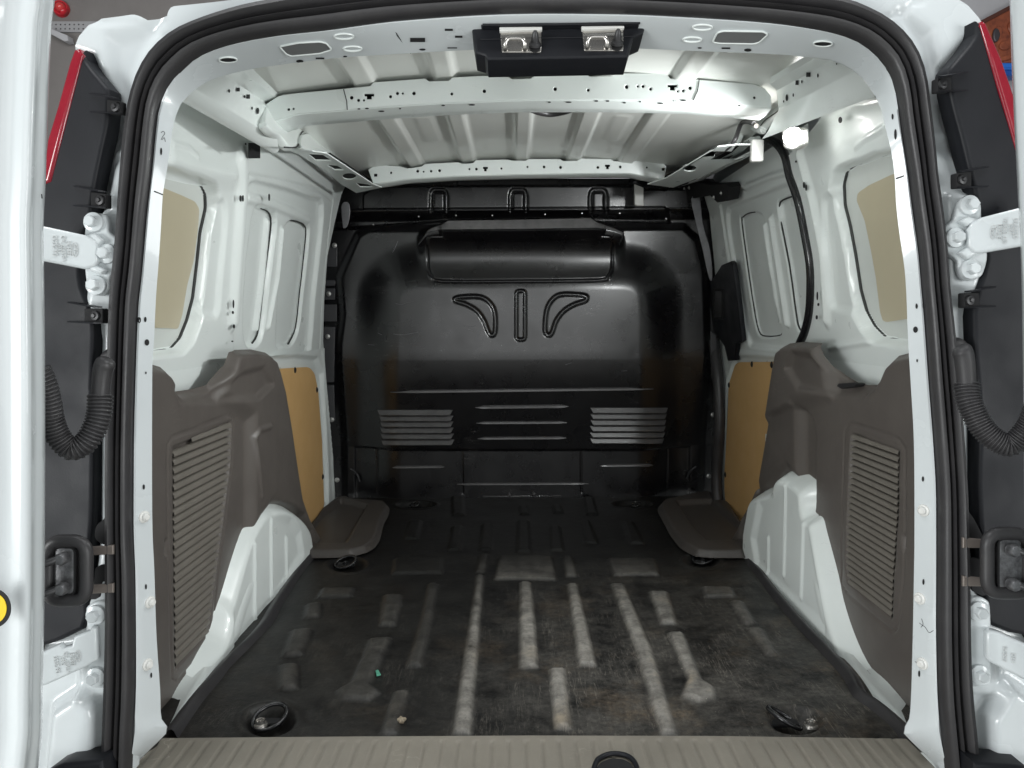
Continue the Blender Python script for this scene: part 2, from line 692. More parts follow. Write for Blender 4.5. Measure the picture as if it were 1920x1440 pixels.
# red lamp / sounder on the left wall
c = WALLP.hit(116, 18)
hooter = thing('warning_sounder', 'small bright red round warning sounder high on the wall at top left', 'sounder', c)
redp = mat('red_plastic', (0.62, 0.015, 0.03), 0.3, coat=0.4)
px = (WALLP.hit(117, 18) - c).length
me = lathe_mesh('body', [(0, 0), (15 * px, 0), (15 * px, 6 * px), (12.5 * px, 12 * px), (10.5 * px, 12 * px), (9.5 * px, 9 * px), (0, 9 * px)], 24)
place('body', me, c, (0.25, -1, 0.0), hooter, redp)
me = lathe_mesh('dome', [(9 * px, 0), (8.6 * px, 6 * px), (6.5 * px, 11 * px), (3 * px, 13.5 * px), (0, 14 * px)], 20)
place('dome', me, c + Vector((0.012, -0.03, 0)), (0.25, -1, 0.0), hooter, mat('red_dome', (0.75, 0.06, 0.06), 0.2, coat=0.5))
me = tube_mesh('neck', [c + Vector((4 * px, -0.03, -3 * px)), c + Vector((12 * px, -0.035, -9 * px))], 7.5 * px, 14)
link('neck', me, redp, hooter)

# right: carved reddish wood panel, blue cloth under it
bp = WALLP.off(0.06)
cw = bp.hit(1890, 118)
wood_t = thing('carved_panel', 'carved reddish brown wooden panel high on the wall at top right', 'carved panel', cw)
woodm = mat('red_wood', (0.36, 0.10, 0.045), 0.35, bump=0.4, bump_scale=40, var=0.9, var_scale=14, var_col=(0.12, 0.03, 0.018), coat=0.2)
outl = [(1838, 44), (1960, -20), (1960, 116), (1870, 118), (1845, 80)]
plate('board', bp, outl, woodm, wood_t, thick=0.04, bevel=0.006)
plate('frame', bp.off(0.02), [(1836, 40), (1962, -26), (1962, -18), (1842, 45)], mat('dark_wood', (0.09, 0.03, 0.02), 0.4), wood_t, thick=0.04, bevel=0.003)
for k, (x, y, rx, ry, an) in enumerate([(1872, 62, 8, 14, 0.2), (1886, 84, 12, 9, -0.4), (1888, 108, 14, 5, -0.3), (1898, 52, 7, 12, -0.2), (1866, 92, 7, 8, 0.6)]):
    plate('carving', bp.off(0.012), smooth(ell(x, y, rx, ry, 10, an), 2), woodm, wood_t, thick=0.02, bevel=0.006)
plate('carved_head', bp.off(0.02), smooth([(1868, 52), (1874, 56), (1876, 66), (1872, 76), (1866, 78), (1863, 68), (1864, 58)], 3),
      mat('dark_carving', (0.05, 0.045, 0.05), 0.4), wood_t, thick=0.02, bevel=0.008)
blue = mat('blue_plastic', (0.02, 0.16, 0.62), 0.35, coat=0.3)
cb = bp.hit(1895, 142)
bl = thing('blue_box', 'bright blue plastic box below the carved wooden panel', 'box', cb)
plate('rim', WALLP.off(0.16), rounded(rect(1870, 117, 1975, 130), 3), blue, bl, thick=0.12, bevel=0.012)
plate('side', WALLP.off(0.14), rounded(rect(1876, 130, 1970, 142), 2), mat('deep_blue', (0.012, 0.08, 0.35), 0.4), bl, thick=0.1, bevel=0.008)


# ------------------------------------------------------------------ the van
VAN = thing('cargo_van', 'white panel van seen through its open rear doors, with empty black cargo bay', 'van', (0.0, 1.8, GZ))

SEAL_OUT = [(195, 1470), (195, 1440), (199, 1324), (203, 1179), (203, 1060), (203, 964), (203, 858), (207, 700), (210, 584), (215, 518), (222, 447), (227, 370),
            (232, 303), (239, 237), (248, 185), (264, 137), (290, 95), (330, 61), (383, 37), (449, 16), (500, 5), (580, -9), (700, -22), (850, -31), (980, -34),
            (1150, -31), (1300, -24), (1450, -12), (1568, 0), (1610, 13), (1657, 37), (1694, 69), (1718, 106), (1731, 148), (1738, 198), (1746, 264), (1752, 330),
            (1758, 370), (1768, 452), (1775, 545), (1784, 624), (1791, 700), (1799, 792), (1807, 911), (1810, 1003), (1812, 1080), (1814, 1218), (1818, 1297),
            (1826, 1377), (1832, 1440), (1836, 1470)]
SEAL_IN = [(239, 1470), (241, 1440), (243, 1377), (247, 1297), (248, 1192), (247, 1080), (244, 1000), (244, 911), (245, 805), (248, 700), (253, 576), (260, 513),
           (270, 400), (280, 317), (286, 250), (293, 198), (309, 158), (330, 132), (369, 99), (433, 76), (520, 60), (612, 50), (731, 34), (876, 23), (980, 19),
           (1100, 19), (1224, 22), (1420, 34), (1525, 47), (1591, 62), (1631, 82), (1663, 113), (1679, 145), (1688, 185), (1694, 237), (1708, 325), (1715, 380),
           (1727, 466), (1734, 545), (1739, 597), (1748, 720), (1755, 806), (1762, 911), (1763, 1000), (1763, 1100), (1763, 1192), (1766, 1297), (1771, 1363),
           (1779, 1440), (1782, 1470)]
RING_IN = [(244, 1470), (250, 1440), (275, 1412), (302, 1386), (316, 1367), (303, 1347), (301, 1297), (294, 1192), (290, 1070), (286, 964), (286, 700), (289, 650), (293, 558), (298, 492), (303, 413), (306, 362),
           (314, 317), (320, 270), (327, 230), (338, 198), (369, 166), (409, 146), (480, 129), (617, 111), (731, 103), (876, 95), (980, 92), (1100, 91), (1197, 92),
           (1287, 96), (1460, 103), (1525, 110), (1565, 116), (1605, 137), (1631, 166), (1650, 200), (1659, 237), (1671, 285), (1677, 330), (1680, 385),
           (1686, 439), (1697, 518), (1702, 637), (1707, 720), (1713, 832), (1714, 1000), (1713, 1080), (1711, 1192), (1708, 1297), (1704, 1349), (1692, 1370), (1706, 1388), (1735, 1416), (1757, 1440), (1764, 1470)]


def by_angle(pts, n):
    """resample a contour so that equal places along the opening correspond"""
    P = smooth(pts, 4, closed=False)
    a = np.array([math.atan2(x - 985, 900 - y) if y < 900 else (math.copysign(math.pi / 2 + (y - 900) / 600.0, x - 985)) for x, y in P])
    xs, ys = np.array([p[0] for p in P]), np.array([p[1] for p in P])
    o_ = np.argsort(a)
    t = np.linspace(-math.pi / 2 - 0.93, math.pi / 2 + 0.93, n)
    return list(zip(np.interp(t, a[o_], xs[o_]), np.interp(t, a[o_], ys[o_])))


NS = 220
SO, SI, RI = by_angle(SEAL_OUT, NS), by_angle(SEAL_IN, NS), by_angle(RING_IN, NS)
sealP = Pl((0, 1.10, 0), (1, 0, 0), (0, 0.04, 1), (0, -1, 0.04))


def ring_depth(py):
    return 1.155 + 0.075 * sstep(np.array((260 - py) / 130.0))


S3o = [sealP.hit(*p) for p in SO]
S3i = [sealP.off(-0.004).hit(*p) for p in SI]
R3 = [atY(p[0], p[1], float(ring_depth(p[1]))) for p in RI]

# rubber weatherstrip: two lips and a groove
prof = [(-0.02, -0.012), (0.0, 0.006), (0.06, 0.014), (0.2, 0.016), (0.33, 0.012), (0.385, 0.0), (0.43, 0.001), (0.48, 0.010), (0.54, 0.0135), (0.585, 0.008),
        (0.625, -0.002), (0.66, 0.004), (0.74, 0.012), (0.84, 0.012), (0.94, 0.008), (1.0, 0.002), (1.01, -0.012)]
rows = []
for a, b in zip(S3o, S3i):
    rows.append([a.lerp(b, t) + sealP.n * h for t, h in prof])
o = loft('door_seal', rows, M['rubber'], VAN)
sharp(o.data, 50)

# inner return of the door frame: pillar faces and rear header in one pressed ring
rows = []
for a, b, p in zip(S3i, R3, RI):
    d = b - a
    nn = Vector((0, 0, 0))
    row = [a + Vector((0, 0.035, 0)), a + Vector((0, 0.012, 0)), a.lerp(b, 0.10) + Vector((0, 0.004, 0)), a.lerp(b, 0.25), a.lerp(b, 0.5), a.lerp(b, 0.75), a.lerp(b, 0.93), a.lerp(b, 0.985)]
    out = Vector((a.x - 0.0, 0, a.z - 0.62)).normalized()
    row += [b + out * 0.002 + Vector((0, 0.003, 0)), b + out * 0.008 + Vector((0, 0.006, 0)), b + out * 0.06 + Vector((0, 0.012, 0))]
    rows.append(row)
o = loft('frame_ring', rows, M['paint_out'], VAN)
sharp(o.data, 28)

# rear frame around the seal: outer body sheet with the lamp and hinge recesses
frameP = Pl((0, 1.125, 0), (1, 0, 0), (0, 0.04, 1), (0, -1, 0.04))
OUT_L = [(60, 1500), (60, 420), (84, 340), (112, 210), (132, 106), (140, 88), (148, 68), (166, 47), (190, 35), (222, 31), (250, 27), (262, 30), (276, 37), (292, 35),
         (313, 30), (316, 20), (322, 12), (400, 4), (480, -6), (700, -45), (980, -60), (1300, -52), (1560, -22), (1700, -24), (1780, -12), (1815, 10), (1836, 34), (1846, 52),
         (1870, 120), (1900, 220), (1935, 400), (1990, 600), (1990, 1500)]
u_clip = frameP.uvs(OUT_L)
hole = frameP.uvs([((a[0] * 0.65 + b[0] * 0.35), (a[1] * 0.65 + b[1] * 0.35)) for a, b in zip(SO, SI)][::2])
hole_bottom = [frameP.uv(1830, 1520), frameP.uv(200, 1520)]
hole = hole + hole_bottom
uvp = frameP.uvs
feats = [
    # hollows round the tail lamps
    f_poly(uvp([(100, 90), (168, 112), (212, 190), (222, 235), (206, 290), (196, 350), (150, 600), (178, 640), (178, 1000), (150, 1230), (20, 1250), (20, 400)]), -0.035, 0.03),
    f_poly(uvp([(1890, 40), (1818, 80), (1775, 130), (1782, 215), (1806, 290), (1826, 370), (1850, 500), (1826, 600), (1828, 1000), (1850, 1200), (1990, 1250), (1990, 300)]), -0.035, 0.03),
    # shoulder above the lamps
    f_poly(uvp([(205, 70), (300, 40), (262, 105), (236, 190), (228, 280), (215, 300), (222, 215), (205, 140)]), -0.012, 0.03),
    f_poly(uvp([(1690, 20), (1745, 60), (1760, 130), (1770, 190), (1800, 290), (1752, 280), (1742, 170), (1720, 90)]), -0.012, 0.03),
    f_rib(uvp([(170, 40), (225, 42), (255, 40), (300, 65), (330, 72)]), 0.003, -0.002, 0.006),
    f_rib(uvp([(1660, 34), (1700, 20), (1708, 5), (1730, 4)]), 0.003, -0.003, 0.004),
    # hinge pads
    f_poly(uvp(rounded([(150, 395), (215, 395), (226, 600), (160, 600)], 14)), 0.012, 0.012),
    f_poly(uvp(rounded([(1764, 365), (1850, 365), (1860, 560), (1770, 540)], 14)), 0.012, 0.012),
    f_poly(uvp(rounded([(152, 1120), (215, 1120), (215, 1300), (152, 1300)], 14)), 0.01, 0.012),
    f_poly(uvp(rounded([(1800, 1115), (1866, 1115), (1870, 1298), (1806, 1298)], 14)), 0.01, 0.012),
    # lower corner of the body
    f_poly(uvp([(112, 1320), (160, 1288), (190, 1312), (196, 1330), (196, 1480), (95, 1480)]), 0.03, 0.02),
    f_poly(uvp([(1840, 1335), (1880, 1272), (1935, 1310), (1935, 1480), (1834, 1480)]), 0.03, 0.02),
    f_rib(uvp([(238, 232), (205, 232), (196, 240)]), 0.004, 0.004, 0.008),
    f_rib(uvp([(1740, 196), (1790, 196)]), 0.004, 0.004, 0.008),
    f_rib(uvp([(232, 285), (200, 285), (186, 330)]), 0.006, 0.006, 0.012),
    f_rib(uvp([(1746, 250), (1790, 252), (1815, 300)]), 0.006, 0.006, 0.012),
]
us = [p[0] for p in u_clip]
vs = [p[1] for p in u_clip]
rf = stamp('rear_frame', frameP, (min(us), max(us), min(vs), max(vs)), feats, 0.0045, M['paint_out'], VAN, clip=u_clip, holes=[hole])

# outer skin of the body running forward from the frame
XS = 0.90
prof_b = [(-XS, GZ + 0.25), (-XS - 0.02, 0.2), (-XS, 0.55), (-0.80, 1.12), (-0.74, 1.27), (-0.66, 1.315), (-0.40, 1.34), (0.0, 1.35), (0.40, 1.34), (0.66, 1.315), (0.74, 1.27), (0.80, 1.12),
          (XS, 0.55), (XS + 0.02, 0.2), (XS, GZ + 0.25)]
prof_s = resample(smooth(prof_b, 5, closed=False), 70)
rows = []
for y, s, zt in ((1.34, 0.865, 1.212), (1.6, 0.93, 1.27), (2.2, 0.985, 1.33), (3.3, 0.985, 1.33)):
    rows.append([(x * s, y, z if z < 0.5 else 0.5 + (z - 0.5) * (zt - 0.5) / 0.85) for x, z in prof_s])
loft('body_skin', rows, M['paint_out'], VAN)
me = box_mesh('front_panel', 1.75, 0.03, 1.6)
o = link('front_panel', me, M['dark'], VAN)
o.location += Vector((0, 3.27, 0.35))

# ------------------------------------------------------------------ cargo bay sheets
LEAN = 0.16
WL = Pl((-0.745, 0, 0.62), (0, 1, 0), (LEAN, 0, 1), (1, 0, -LEAN))
WR = Pl((0.745, 0, 0.62), (0, 1, 0), (-LEAN, 0, 1), (-1, 0, -LEAN))


def wall_clip(pl, px, y0, v0, v1):
    e = pl.uvs(px)
    return [(y0, v1 - 0.2), (y0 + 0.14, v1)] + e + [(e[-1][0], v0), (y0, v0)]


LE = [(652, 340), (640, 365), (627, 420), (614, 480), (608, 560), (606, 640), (609, 680), (616, 760), (624, 851), (628, 945), (630, 1000)]
u = WL.uvs
REAR_OPEN_L = rounded([(248, 300), (314, 320), (351, 332), (374, 343), (384, 362), (385, 390), (375, 434), (369, 492), (361, 558), (350, 600), (336, 635), (318, 655), (285, 660), (248, 662)], 6)
FRONT_A = smooth([(447, 549), (454, 460), (467, 387), (488, 390), (503, 398), (508, 420), (501, 480), (494, 535), (488, 590), (482, 628), (472, 644), (455, 648), (446, 620)], 3)
FRONT_B = smooth([(522, 440), (530, 420), (542, 412), (560, 416), (571, 424), (573, 440), (567, 500), (561, 552), (556, 600), (551, 624), (540, 645), (525, 648), (511, 644), (513, 580), (517, 510)], 3)
feats = [
    f_poly(WL.off(-0.033).uvs(REAR_OPEN_L), -0.035, 0.012),
    f_poly(u(smooth([(398, 436), (402, 395), (412, 378), (424, 384), (425, 430), (416, 520), (410, 585), (398, 592), (384, 585), (385, 520)], 3)), -0.010, 0.02),
    f_poly(u(smooth([(470, 345), (520, 350), (585, 372), (606, 385), (600, 470), (590, 560), (584, 640), (575, 668), (520, 672), (455, 668), (440, 640), (446, 540), (458, 420)], 3)), -0.014, 0.016),
    f_poly(WL.off(-0.030).uvs(FRONT_A), -0.020, 0.008),
    f_poly(WL.off(-0.026).uvs(FRONT_B), -0.014, 0.008),
    f_rib(u([(520, 420), (511, 520), (499, 618)]), 0.010, 0.012, 0.012),
    f_rib(u([(536, 432), (528, 520), (510, 615)]), 0.006, 0.010, 0.010),
    f_rib(u([(474, 372), (520, 384), (585, 412)]), 0.012, 0.008, 0.014),
    f_rib(u([(468, 330), (520, 338), (600, 358), (624, 376), (616, 440), (605, 540), (600, 640), (597, 690)]), 0.004, -0.004, 0.008),
    f_rib(u([(452, 300), (452, 360), (444, 470), (436, 600)]), 0.022, 0.014, 0.03),
    f_rib(u([(322, 268), (352, 276), (366, 292)]), 0.004, 0.004, 0.006),
    f_rib(u([(320, 300), (380, 318), (436, 330)]), 0.02, 0.012, 0.05),
    f_poly(u([(300, 170), (420, 180), (500, 260), (640, 340), (640, 300), (420, 140), (300, 140)]), 0.02, 0.04),
]
wl = stamp('side_wall', WL, (1.26, 3.02, -0.02, 0.60), feats, 0.005, M['paint'], VAN, clip=wall_clip(WL, LE[:7], 1.26, -0.02, 0.60))

u = WR.uvs
RE = [(1455, 318), (1474, 300), (1481, 330), (1497, 377), (1512, 446), (1521, 505), (1519, 574), (1511, 617), (1498, 650), (1480, 760), (1470, 900), (1450, 1100), (1440, 1250)]
REAR_OPEN_R = rounded([(1765, 268), (1665, 287), (1639, 297), (1605, 308), (1589, 320), (1583, 345), (1585, 385), (1594, 420), (1605, 479), (1615, 545), (1626, 584), (1642, 613), (1663, 634), (1701, 641), (1765, 642)], 6)
feats = [
    f_poly(WR.off(-0.033).uvs(REAR_OPEN_R), -0.035, 0.012),
    f_poly(u(smooth([(1542, 400), (1545, 372), (1560, 366), (1572, 385), (1590, 480), (1604, 560), (1600, 580), (1575, 582), (1558, 572), (1550, 500)], 3)), -0.010, 0.02),
    f_rib(u([(1500, 290), (1525, 380), (1545, 480), (1552, 600)]), 0.012, 0.012, 0.03),
    f_rib(u([(1555, 652), (1600, 645), (1630, 640)]), 0.005, 0.006, 0.012),
    f_rib(u([(1603, 277), (1620, 262), (1655, 240)]), 0.004, 0.004, 0.006),
    f_poly(u([(1680, 170), (1600, 180), (1480, 250), (1440, 330), (1440, 200), (1600, 120), (1680, 150)]), 0.02, 0.04),
]
stamp('side_wall', WR, (1.26, 2.6, -0.02, 0.60), feats, 0.005, M['paint'], VAN, clip=wall_clip(WR, RE[:9], 1.26, -0.02, 0.60))

# blanked rear side windows: plain panel with a beige film on it
for pl, win, film in ((WL, REAR_OPEN_L, [(250, 336), (306, 352), (340, 366), (366, 378), (374, 392), (371, 430), (363, 490), (351, 535), (342, 590), (334, 617), (310, 615), (250, 614)]),
                      (WR, REAR_OPEN_R, [(1765, 318), (1675, 326), (1630, 347), (1608, 362), (1606, 376), (1621, 413), (1633, 470), (1642, 520), (1650, 585), (1655, 601), (1662, 604), (1700, 598), (1765, 590)])):
    w = plate('side_window', pl.off(-0.0335), win, mat('window_blank', (0.60, 0.63, 0.60), 0.45, var=0.15), VAN, thick=0.006, bevel=0.001)
    plate('film', pl.off(-0.031), rounded(film, 5), M['beige'], w, thick=0.0022)
    e = offs(pl.off(-0.031), pl.off(-0.031).uvs(win), 0.0)
    tube('gasket', e, 0.0034, M['sealant'], w, 6, True)

# dark sealant lines round the front panel openings of the left wall
for poly in ([(488, 390), (503, 398), (508, 420), (501, 480), (494, 535), (488, 590), (482, 628), (472, 644)], [(542, 412), (560, 416), (571, 424), (573, 440), (567, 500), (561, 552), (556, 600), (551, 624), (540, 645)]):
    dz_ = -0.028 if poly[0][0] == 488 else -0.021
    e = offs(WL.off(dz_), WL.off(dz_).uvs(smooth(poly, 3, False)), 0.0)
    tube('seam', e, 0.0026, M['sealant'], wl, 6)

# ------------------------------------------------------------------ roof
ROOFZ = 1.238
roofP = Pl((0, 0, ROOFZ), (1, 0, 0), (0, 1, 0), (0, 0, -1))
sw = [-0.352, -0.180, -0.006, 0.164, 0.334]
feats = []
for s in sw:
    feats.append((lambda s: (lambda U, V: 0.009 * sstep((0.0235 - np.abs(U - s)) / 0.006 + 0.5)))(s))
for s in (-0.266, 0.250):
    feats.append(f_poly(rounded(rect(s - 0.022, 2.02, s + 0.022, 2.30), 0.018), 0.002, 0.01))
stamp('roof_panel', roofP, (-0.60, 0.60, 1.33, 2.75), feats, 0.006, mat('roof_paint', (0.77, 0.785, 0.75), 0.35, coat=0.25, bump=0.04, bump_scale=30, rough_var=0.06, var=0.3, var_scale=4, var_col=(0.69, 0.69, 0.65)), VAN,
      crown=lambda U, V: 0.05 * (U / 0.6) ** 2)


def crossbar(name, Y, top, bot, depth, holes, under_holes, mt, lip=0.012):
    """roof bow: a face with punched holes and an underside"""
    face = Pl((0, Y, 1.1), (1, 0, 0), (0, -0.12, 1), (0, -1, -0.12))
    o_ = face.uvs(top) + face.uvs(bot)[::-1]
    m1 = plate_mesh(name, face, o_, [face.uvs(h) for h in holes], 0.006, 0.002)
    # underside: from the lower edge of the face forward
    b3 = [face.hit(*p) for p in resample(bot, 60)]
    rows = [[p + Vector((0, 0.002, 0.004)) for p in b3], [p + Vector((0, 0.006, -0.001)) for p in b3], [p + Vector((0, depth * 0.5, -0.006)) for p in b3], [p + Vector((0, depth, -0.004)) for p in b3],
            [p + Vector((0, depth + 0.006, 0.0)) for p in b3], [p + Vector((0, depth + 0.010, 0.05)) for p in b3]]
    R = np.array([[tuple(p) for p in r] for r in rows])
    n, m = R.shape[:2]
    fs = [(i * m + j, i * m + j + 1, (i + 1) * m + j + 1, (i + 1) * m + j) for i in range(n - 1) for j in range(m - 1)]
    m2 = mesh_np(name, R.reshape(-1, 3), fs)
    t3 = [face.hit(*p) for p in resample(top, 60)]
    R = np.array([[tuple(p + Vector((0, 0.004, -0.002))) for p in t3], [tuple(p + Vector((0, 0.03, 0.006))) for p in t3]])
    fs = [(j, j + 1, 60 + j + 1, 60 + j) for j in range(59)]
    m3_ = mesh_np(name, R.reshape(-1, 3), fs)
    back = plate_mesh(name, face.off(-0.03), o_, [], 0.004, 0)
    o = link(name, join_meshes(name, [m1, m2, m3_]), mt, VAN)
    sharp(o.data, 35)
    bk = link('cavity', back, M['dark'], o)
    return face, o


def tee(x, y, w, h):
    return [(x - w, y - h), (x + w, y - h), (x + w, y - h * 0.1), (x + w * 0.5, y - h * 0.1), (x + w * 0.5, y + h), (x - w * 0.5, y + h), (x - w * 0.5, y - h * 0.1), (x - w, y - h * 0.1)]


BT = [(497, 196), (506, 190), (522, 180), (533, 177), (560, 174), (644, 166), (694, 161), (700, 154), (797, 147), (804, 152), (841, 151), (849, 145), (900, 142), (950, 142), (960, 148), (995, 147),
      (1007, 139), (1050, 137), (1100, 136), (1104, 143), (1147, 142), (1155, 137), (1248, 137), (1258, 147), (1311, 149), (1414, 157), (1435, 166), (1446, 180)]
BB = [(509, 229), (559, 213), (649, 206), (691, 202), (823, 193), (980, 187), (1140, 187), (1298, 190), (1400, 199), (1447, 203)]
bh = []
for x, y, r in [(541, 205, 2.5), (550, 204, 2), (659, 183, 3.3), (672, 188, 2.7), (682, 188, 2), (732, 181, 2.8), (745, 175, 2.8), (755, 175, 2), (776, 175, 3.2), (847, 176, 2.6), (908, 171, 3.2), (1041, 167, 3.2),
                (1103, 169, 2.6), (1175, 163, 3.4), (1196, 162, 2), (1206, 162, 2.8), (1220, 167, 2.8), (1271, 171, 2), (1281, 170, 2.7), (1294, 165, 3.3), (1415, 183, 2.6)]:
    bh.append(ell(x, y, r, r, 12))
bh += [tee(692, 181, 9, 5), tee(1261, 164, 9, 5)]
bowF, bow = crossbar('roof_bow', 1.70, BT, BB, 0.085, bh, [], M['paint'])
FT = [(690, 318), (704, 309), (752, 312), (764, 316), (790, 312), (797, 307), (860, 304), (866, 307), (886, 306), (893, 300), (952, 299), (960, 301), (985, 301), (992, 298), (1050, 298), (1056, 302),
      (1082, 301), (1090, 297), (1145, 298), (1152, 302), (1190, 302), (1196, 299), (1240, 303), (1250, 312)]
FB = [(700, 345), (725, 342), (762, 336), (860, 330), (980, 327), (1100, 325), (1180, 325), (1225, 333), (1245, 340)]
fh = []
for x, y, r in [(733, 324, 2), (783, 321, 2.6), (794, 322, 1.7), (808, 321, 2.2), (824, 320, 2.6), (880, 317, 1.8), (893, 317, 2.4), (940, 316, 1.8), (989, 313, 1.8), (1020, 313, 2.4), (1051, 314, 2.6),
                (1121, 314, 2.4), (1163, 313, 2.4), (1213, 314, 1.8)]:
    fh.append(ell(x, y, r, r, 10))
fh += [tee(910, 317, 4.5, 4), tee(1139, 313, 4.5, 4), rect(701, 326, 707, 331), rect(1241, 315, 1247, 320)]
railF, rail_o = crossbar('roof_bow', 2.56, FT, FB, 0.06, fh, [], M['paint'])

# ------------------------------------------------------------------ lower side walls, hardboard panels, sliding door
LWL = Pl((-0.745, 0, 0), (0, 1, 0), (0, 0, 1), (1, 0, 0))
LWR = Pl((0.745, 0, 0), (0, 1, 0), (0, 0, 1), (-1, 0, 0))
u = LWL.uvs
e = u([(609, 676), (616, 760), (624, 851), (629, 945), (630, 1010)])
clipL = [(1.26, 0.605)] + [(e[0][0], 0.605)] + e + [(1.26, e[-1][1])]
BOARD_L = rounded([(470, 696), (512, 692), (580, 688), (590, 700), (597, 733), (604, 828), (607, 917), (608, 946), (602, 970), (588, 995), (560, 1010), (470, 1000)], 6)
feats = [f_poly(u([(480, 672), (560, 668), (596, 672), (606, 700), (612, 800), (616, 900), (616, 950), (606, 985), (590, 1012), (480, 1020)]), -0.014, 0.012),
         f_rib(u([(604, 660), (614, 760), (622, 851), (626, 950)]), 0.003, 0.005, 0.006)]
lw = stamp('lower_wall', LWL, (1.26, 3.2, -0.16, 0.605), feats, 0.006, M['paint'], VAN, clip=clipL)
bd = plate('board_panel', LWL.off(0.004), BOARD_L, M['board'], VAN, thick=0.005, bevel=0.0008)
bd['label'] = 'brown hardboard panel low on the left wall'
clip_me = lathe_mesh('clip', [(0, 0.004), (0.006, 0.0035), (0.0095, 0.0015), (0.0105, 0), (0.0, -0.001)], 14)
clip_me.materials.append(M['dark'])
for x, y in [(519, 697), (553, 694), (594, 731), (605, 894)]:
    place('clip', clip_me, LWL.off(0.004).hit(x, y), LWL.n, bd)

stamp('lower_wall', LWR, (1.26, 2.15, -0.16, 0.605), [], 0.02, M['paint'], VAN)

# sliding door on the right
SD = WR.off(-0.022)
SDL = LWR.off(-0.022)
DOOR = thing_part = bpy.data.objects.new('sliding_door', None)
COL.objects.link(DOOR)
DOOR.parent = VAN
DOOR.location = -VAN.location
u = SD.uvs
e = u([(1318, 360), (1330, 400), (1338, 480), (1345, 560), (1350, 660)])
clipD = [(1.9, 0.56)] + [(e[0][0], 0.56)] + e + [(1.9, -0.025)]
OPEN_C = smooth([(1381, 418), (1384, 408), (1392, 402), (1405, 399), (1416, 402), (1424, 412), (1434, 470), (1448, 560), (1457, 615), (1454, 630), (1425, 632), (1413, 622), (1404, 580), (1392, 500)], 3)
OPEN_D = smooth([(1450, 386), (1456, 377), (1484, 367), (1512, 366), (1535, 480), (1535, 600), (1512, 634), (1500, 631), (1487, 617), (1481, 589), (1469, 502), (1455, 430), (1453, 410)], 3)
feats = [
    f_poly(u(smooth([(1362, 400), (1380, 385), (1440, 360), (1500, 345), (1540, 400), (1545, 600), (1510, 650), (1420, 650), (1400, 635), (1385, 560), (1370, 470)], 3)), -0.012, 0.014),
    f_poly(u(OPEN_C), -0.012, 0.008), f_poly(u(OPEN_D), -0.016, 0.008),
    f_rib(u([(1429, 424), (1442, 520), (1455, 606)]), 0.006, 0.011, 0.010),
    f_rib(u([(1441, 412), (1456, 510), (1471, 608)]), 0.009, 0.013, 0.010),
    f_rib(u([(1352, 386), (1365, 470), (1378, 560), (1388, 660)]), 0.006, 0.008, 0.01),
    f_rib(u([(1376, 340), (1400, 350), (1450, 330), (1490, 318)]), 0.008, 0.010, 0.012),
]
sdm = stamp('door_panel', SD, (1.9, 3.1, -0.025, 0.56), feats, 0.005, M['paint'], DOOR, clip=clipD)
for poly, op in (([(1457, 615), (1454, 630), (1425, 632), (1413, 622), (1404, 580), (1392, 500), (1381, 418), (1384, 408), (1392, 402), (1405, 399)], 0), ([(1500, 631), (1487, 617), (1481, 589), (1469, 502), (1455, 430), (1450, 400), (1450, 386), (1456, 377), (1484, 367)], 1)):
    tube('seam', offs(SD, SD.uvs(smooth(poly, 3, False)), -0.018), 0.0024, M['sealant'], DOOR, 6)
u = SDL.uvs
e = u([(1350, 655), (1356, 760), (1352, 850), (1353, 940), (1372, 990), (1395, 1015)])
clipE = [(1.7, 0.60), (e[0][0], 0.60)] + e + [(1.7, e[-1][1])]
feats = [f_poly(u([(1378, 668), (1460, 672), (1460, 1010), (1400, 1012), (1376, 990), (1362, 950), (1360, 850), (1362, 720)]), -0.012, 0.012)]
stamp('door_base', SDL, (1.7, 3.2, -0.1, 0.60), feats, 0.006, M['paint'], DOOR, clip=clipE)
BOARD_R = rounded([(1378, 684), (1385, 679), (1500, 678), (1500, 1000), (1400, 1000), (1383, 994), (1370, 978), (1361, 950), (1358, 920), (1358, 890), (1363, 800), (1366, 722)], 6)
bd = plate('board_panel', SDL.off(0.004), BOARD_R, M['board'], DOOR, thick=0.005, bevel=0.0008)
for x, y in [(1410, 683), (1447, 684), (1367, 722), (1360, 890)]:
    place('clip', clip_me, SDL.off(0.004).hit(x, y), SDL.n, DOOR)
# door seal: thick black rubber round the opening
dp = [WR.off(0.004).hit(x, y) for x, y in smooth([(1432, 262), (1455, 268), (1472, 292), (1481, 330), (1497, 377), (1511, 446), (1520, 505), (1519, 574), (1511, 617), (1498, 648), (1480, 690)], 5, False)]
tube('opening_seal', dp, lambda t: 0.0115, M['black_steel'], VAN, 10)
dp = [LWR.off(0.006).hit(x, y) for x, y in smooth([(1338, 640), (1347, 720), (1349, 800), (1344, 880), (1346, 940), (1356, 980), (1378, 1010), (1400, 1030)], 5, False)]
tube('opening_seal', dp, 0.021, M['rubber'], VAN, 10)

# black lock cover on the sliding door front edge
lc = SD.off(0.02)
lk = plate('lock_cover', lc, [(1331, 530), (1352, 497), (1369, 490), (1373, 494), (1382, 560), (1391, 640), (1380, 646), (1378, 676), (1364, 677), (1358, 650), (1338, 620), (1331, 590)],
           M['lamp_black'], DOOR, thick=0.018, bevel=0.005)
plate('handle_recess', lc.off(0.003), rounded(rect(1336, 541, 1356, 599), 3), M['dark'], DOOR, holes=[rounded(rect(1339, 546, 1353, 595), 2)], thick=0.006, bevel=0.001)
plate('handle_recess', lc.off(0.001), rounded(rect(1339, 546, 1353, 595), 3), M['dark_metal'], DOOR, thick=0.004, bevel=0.001)

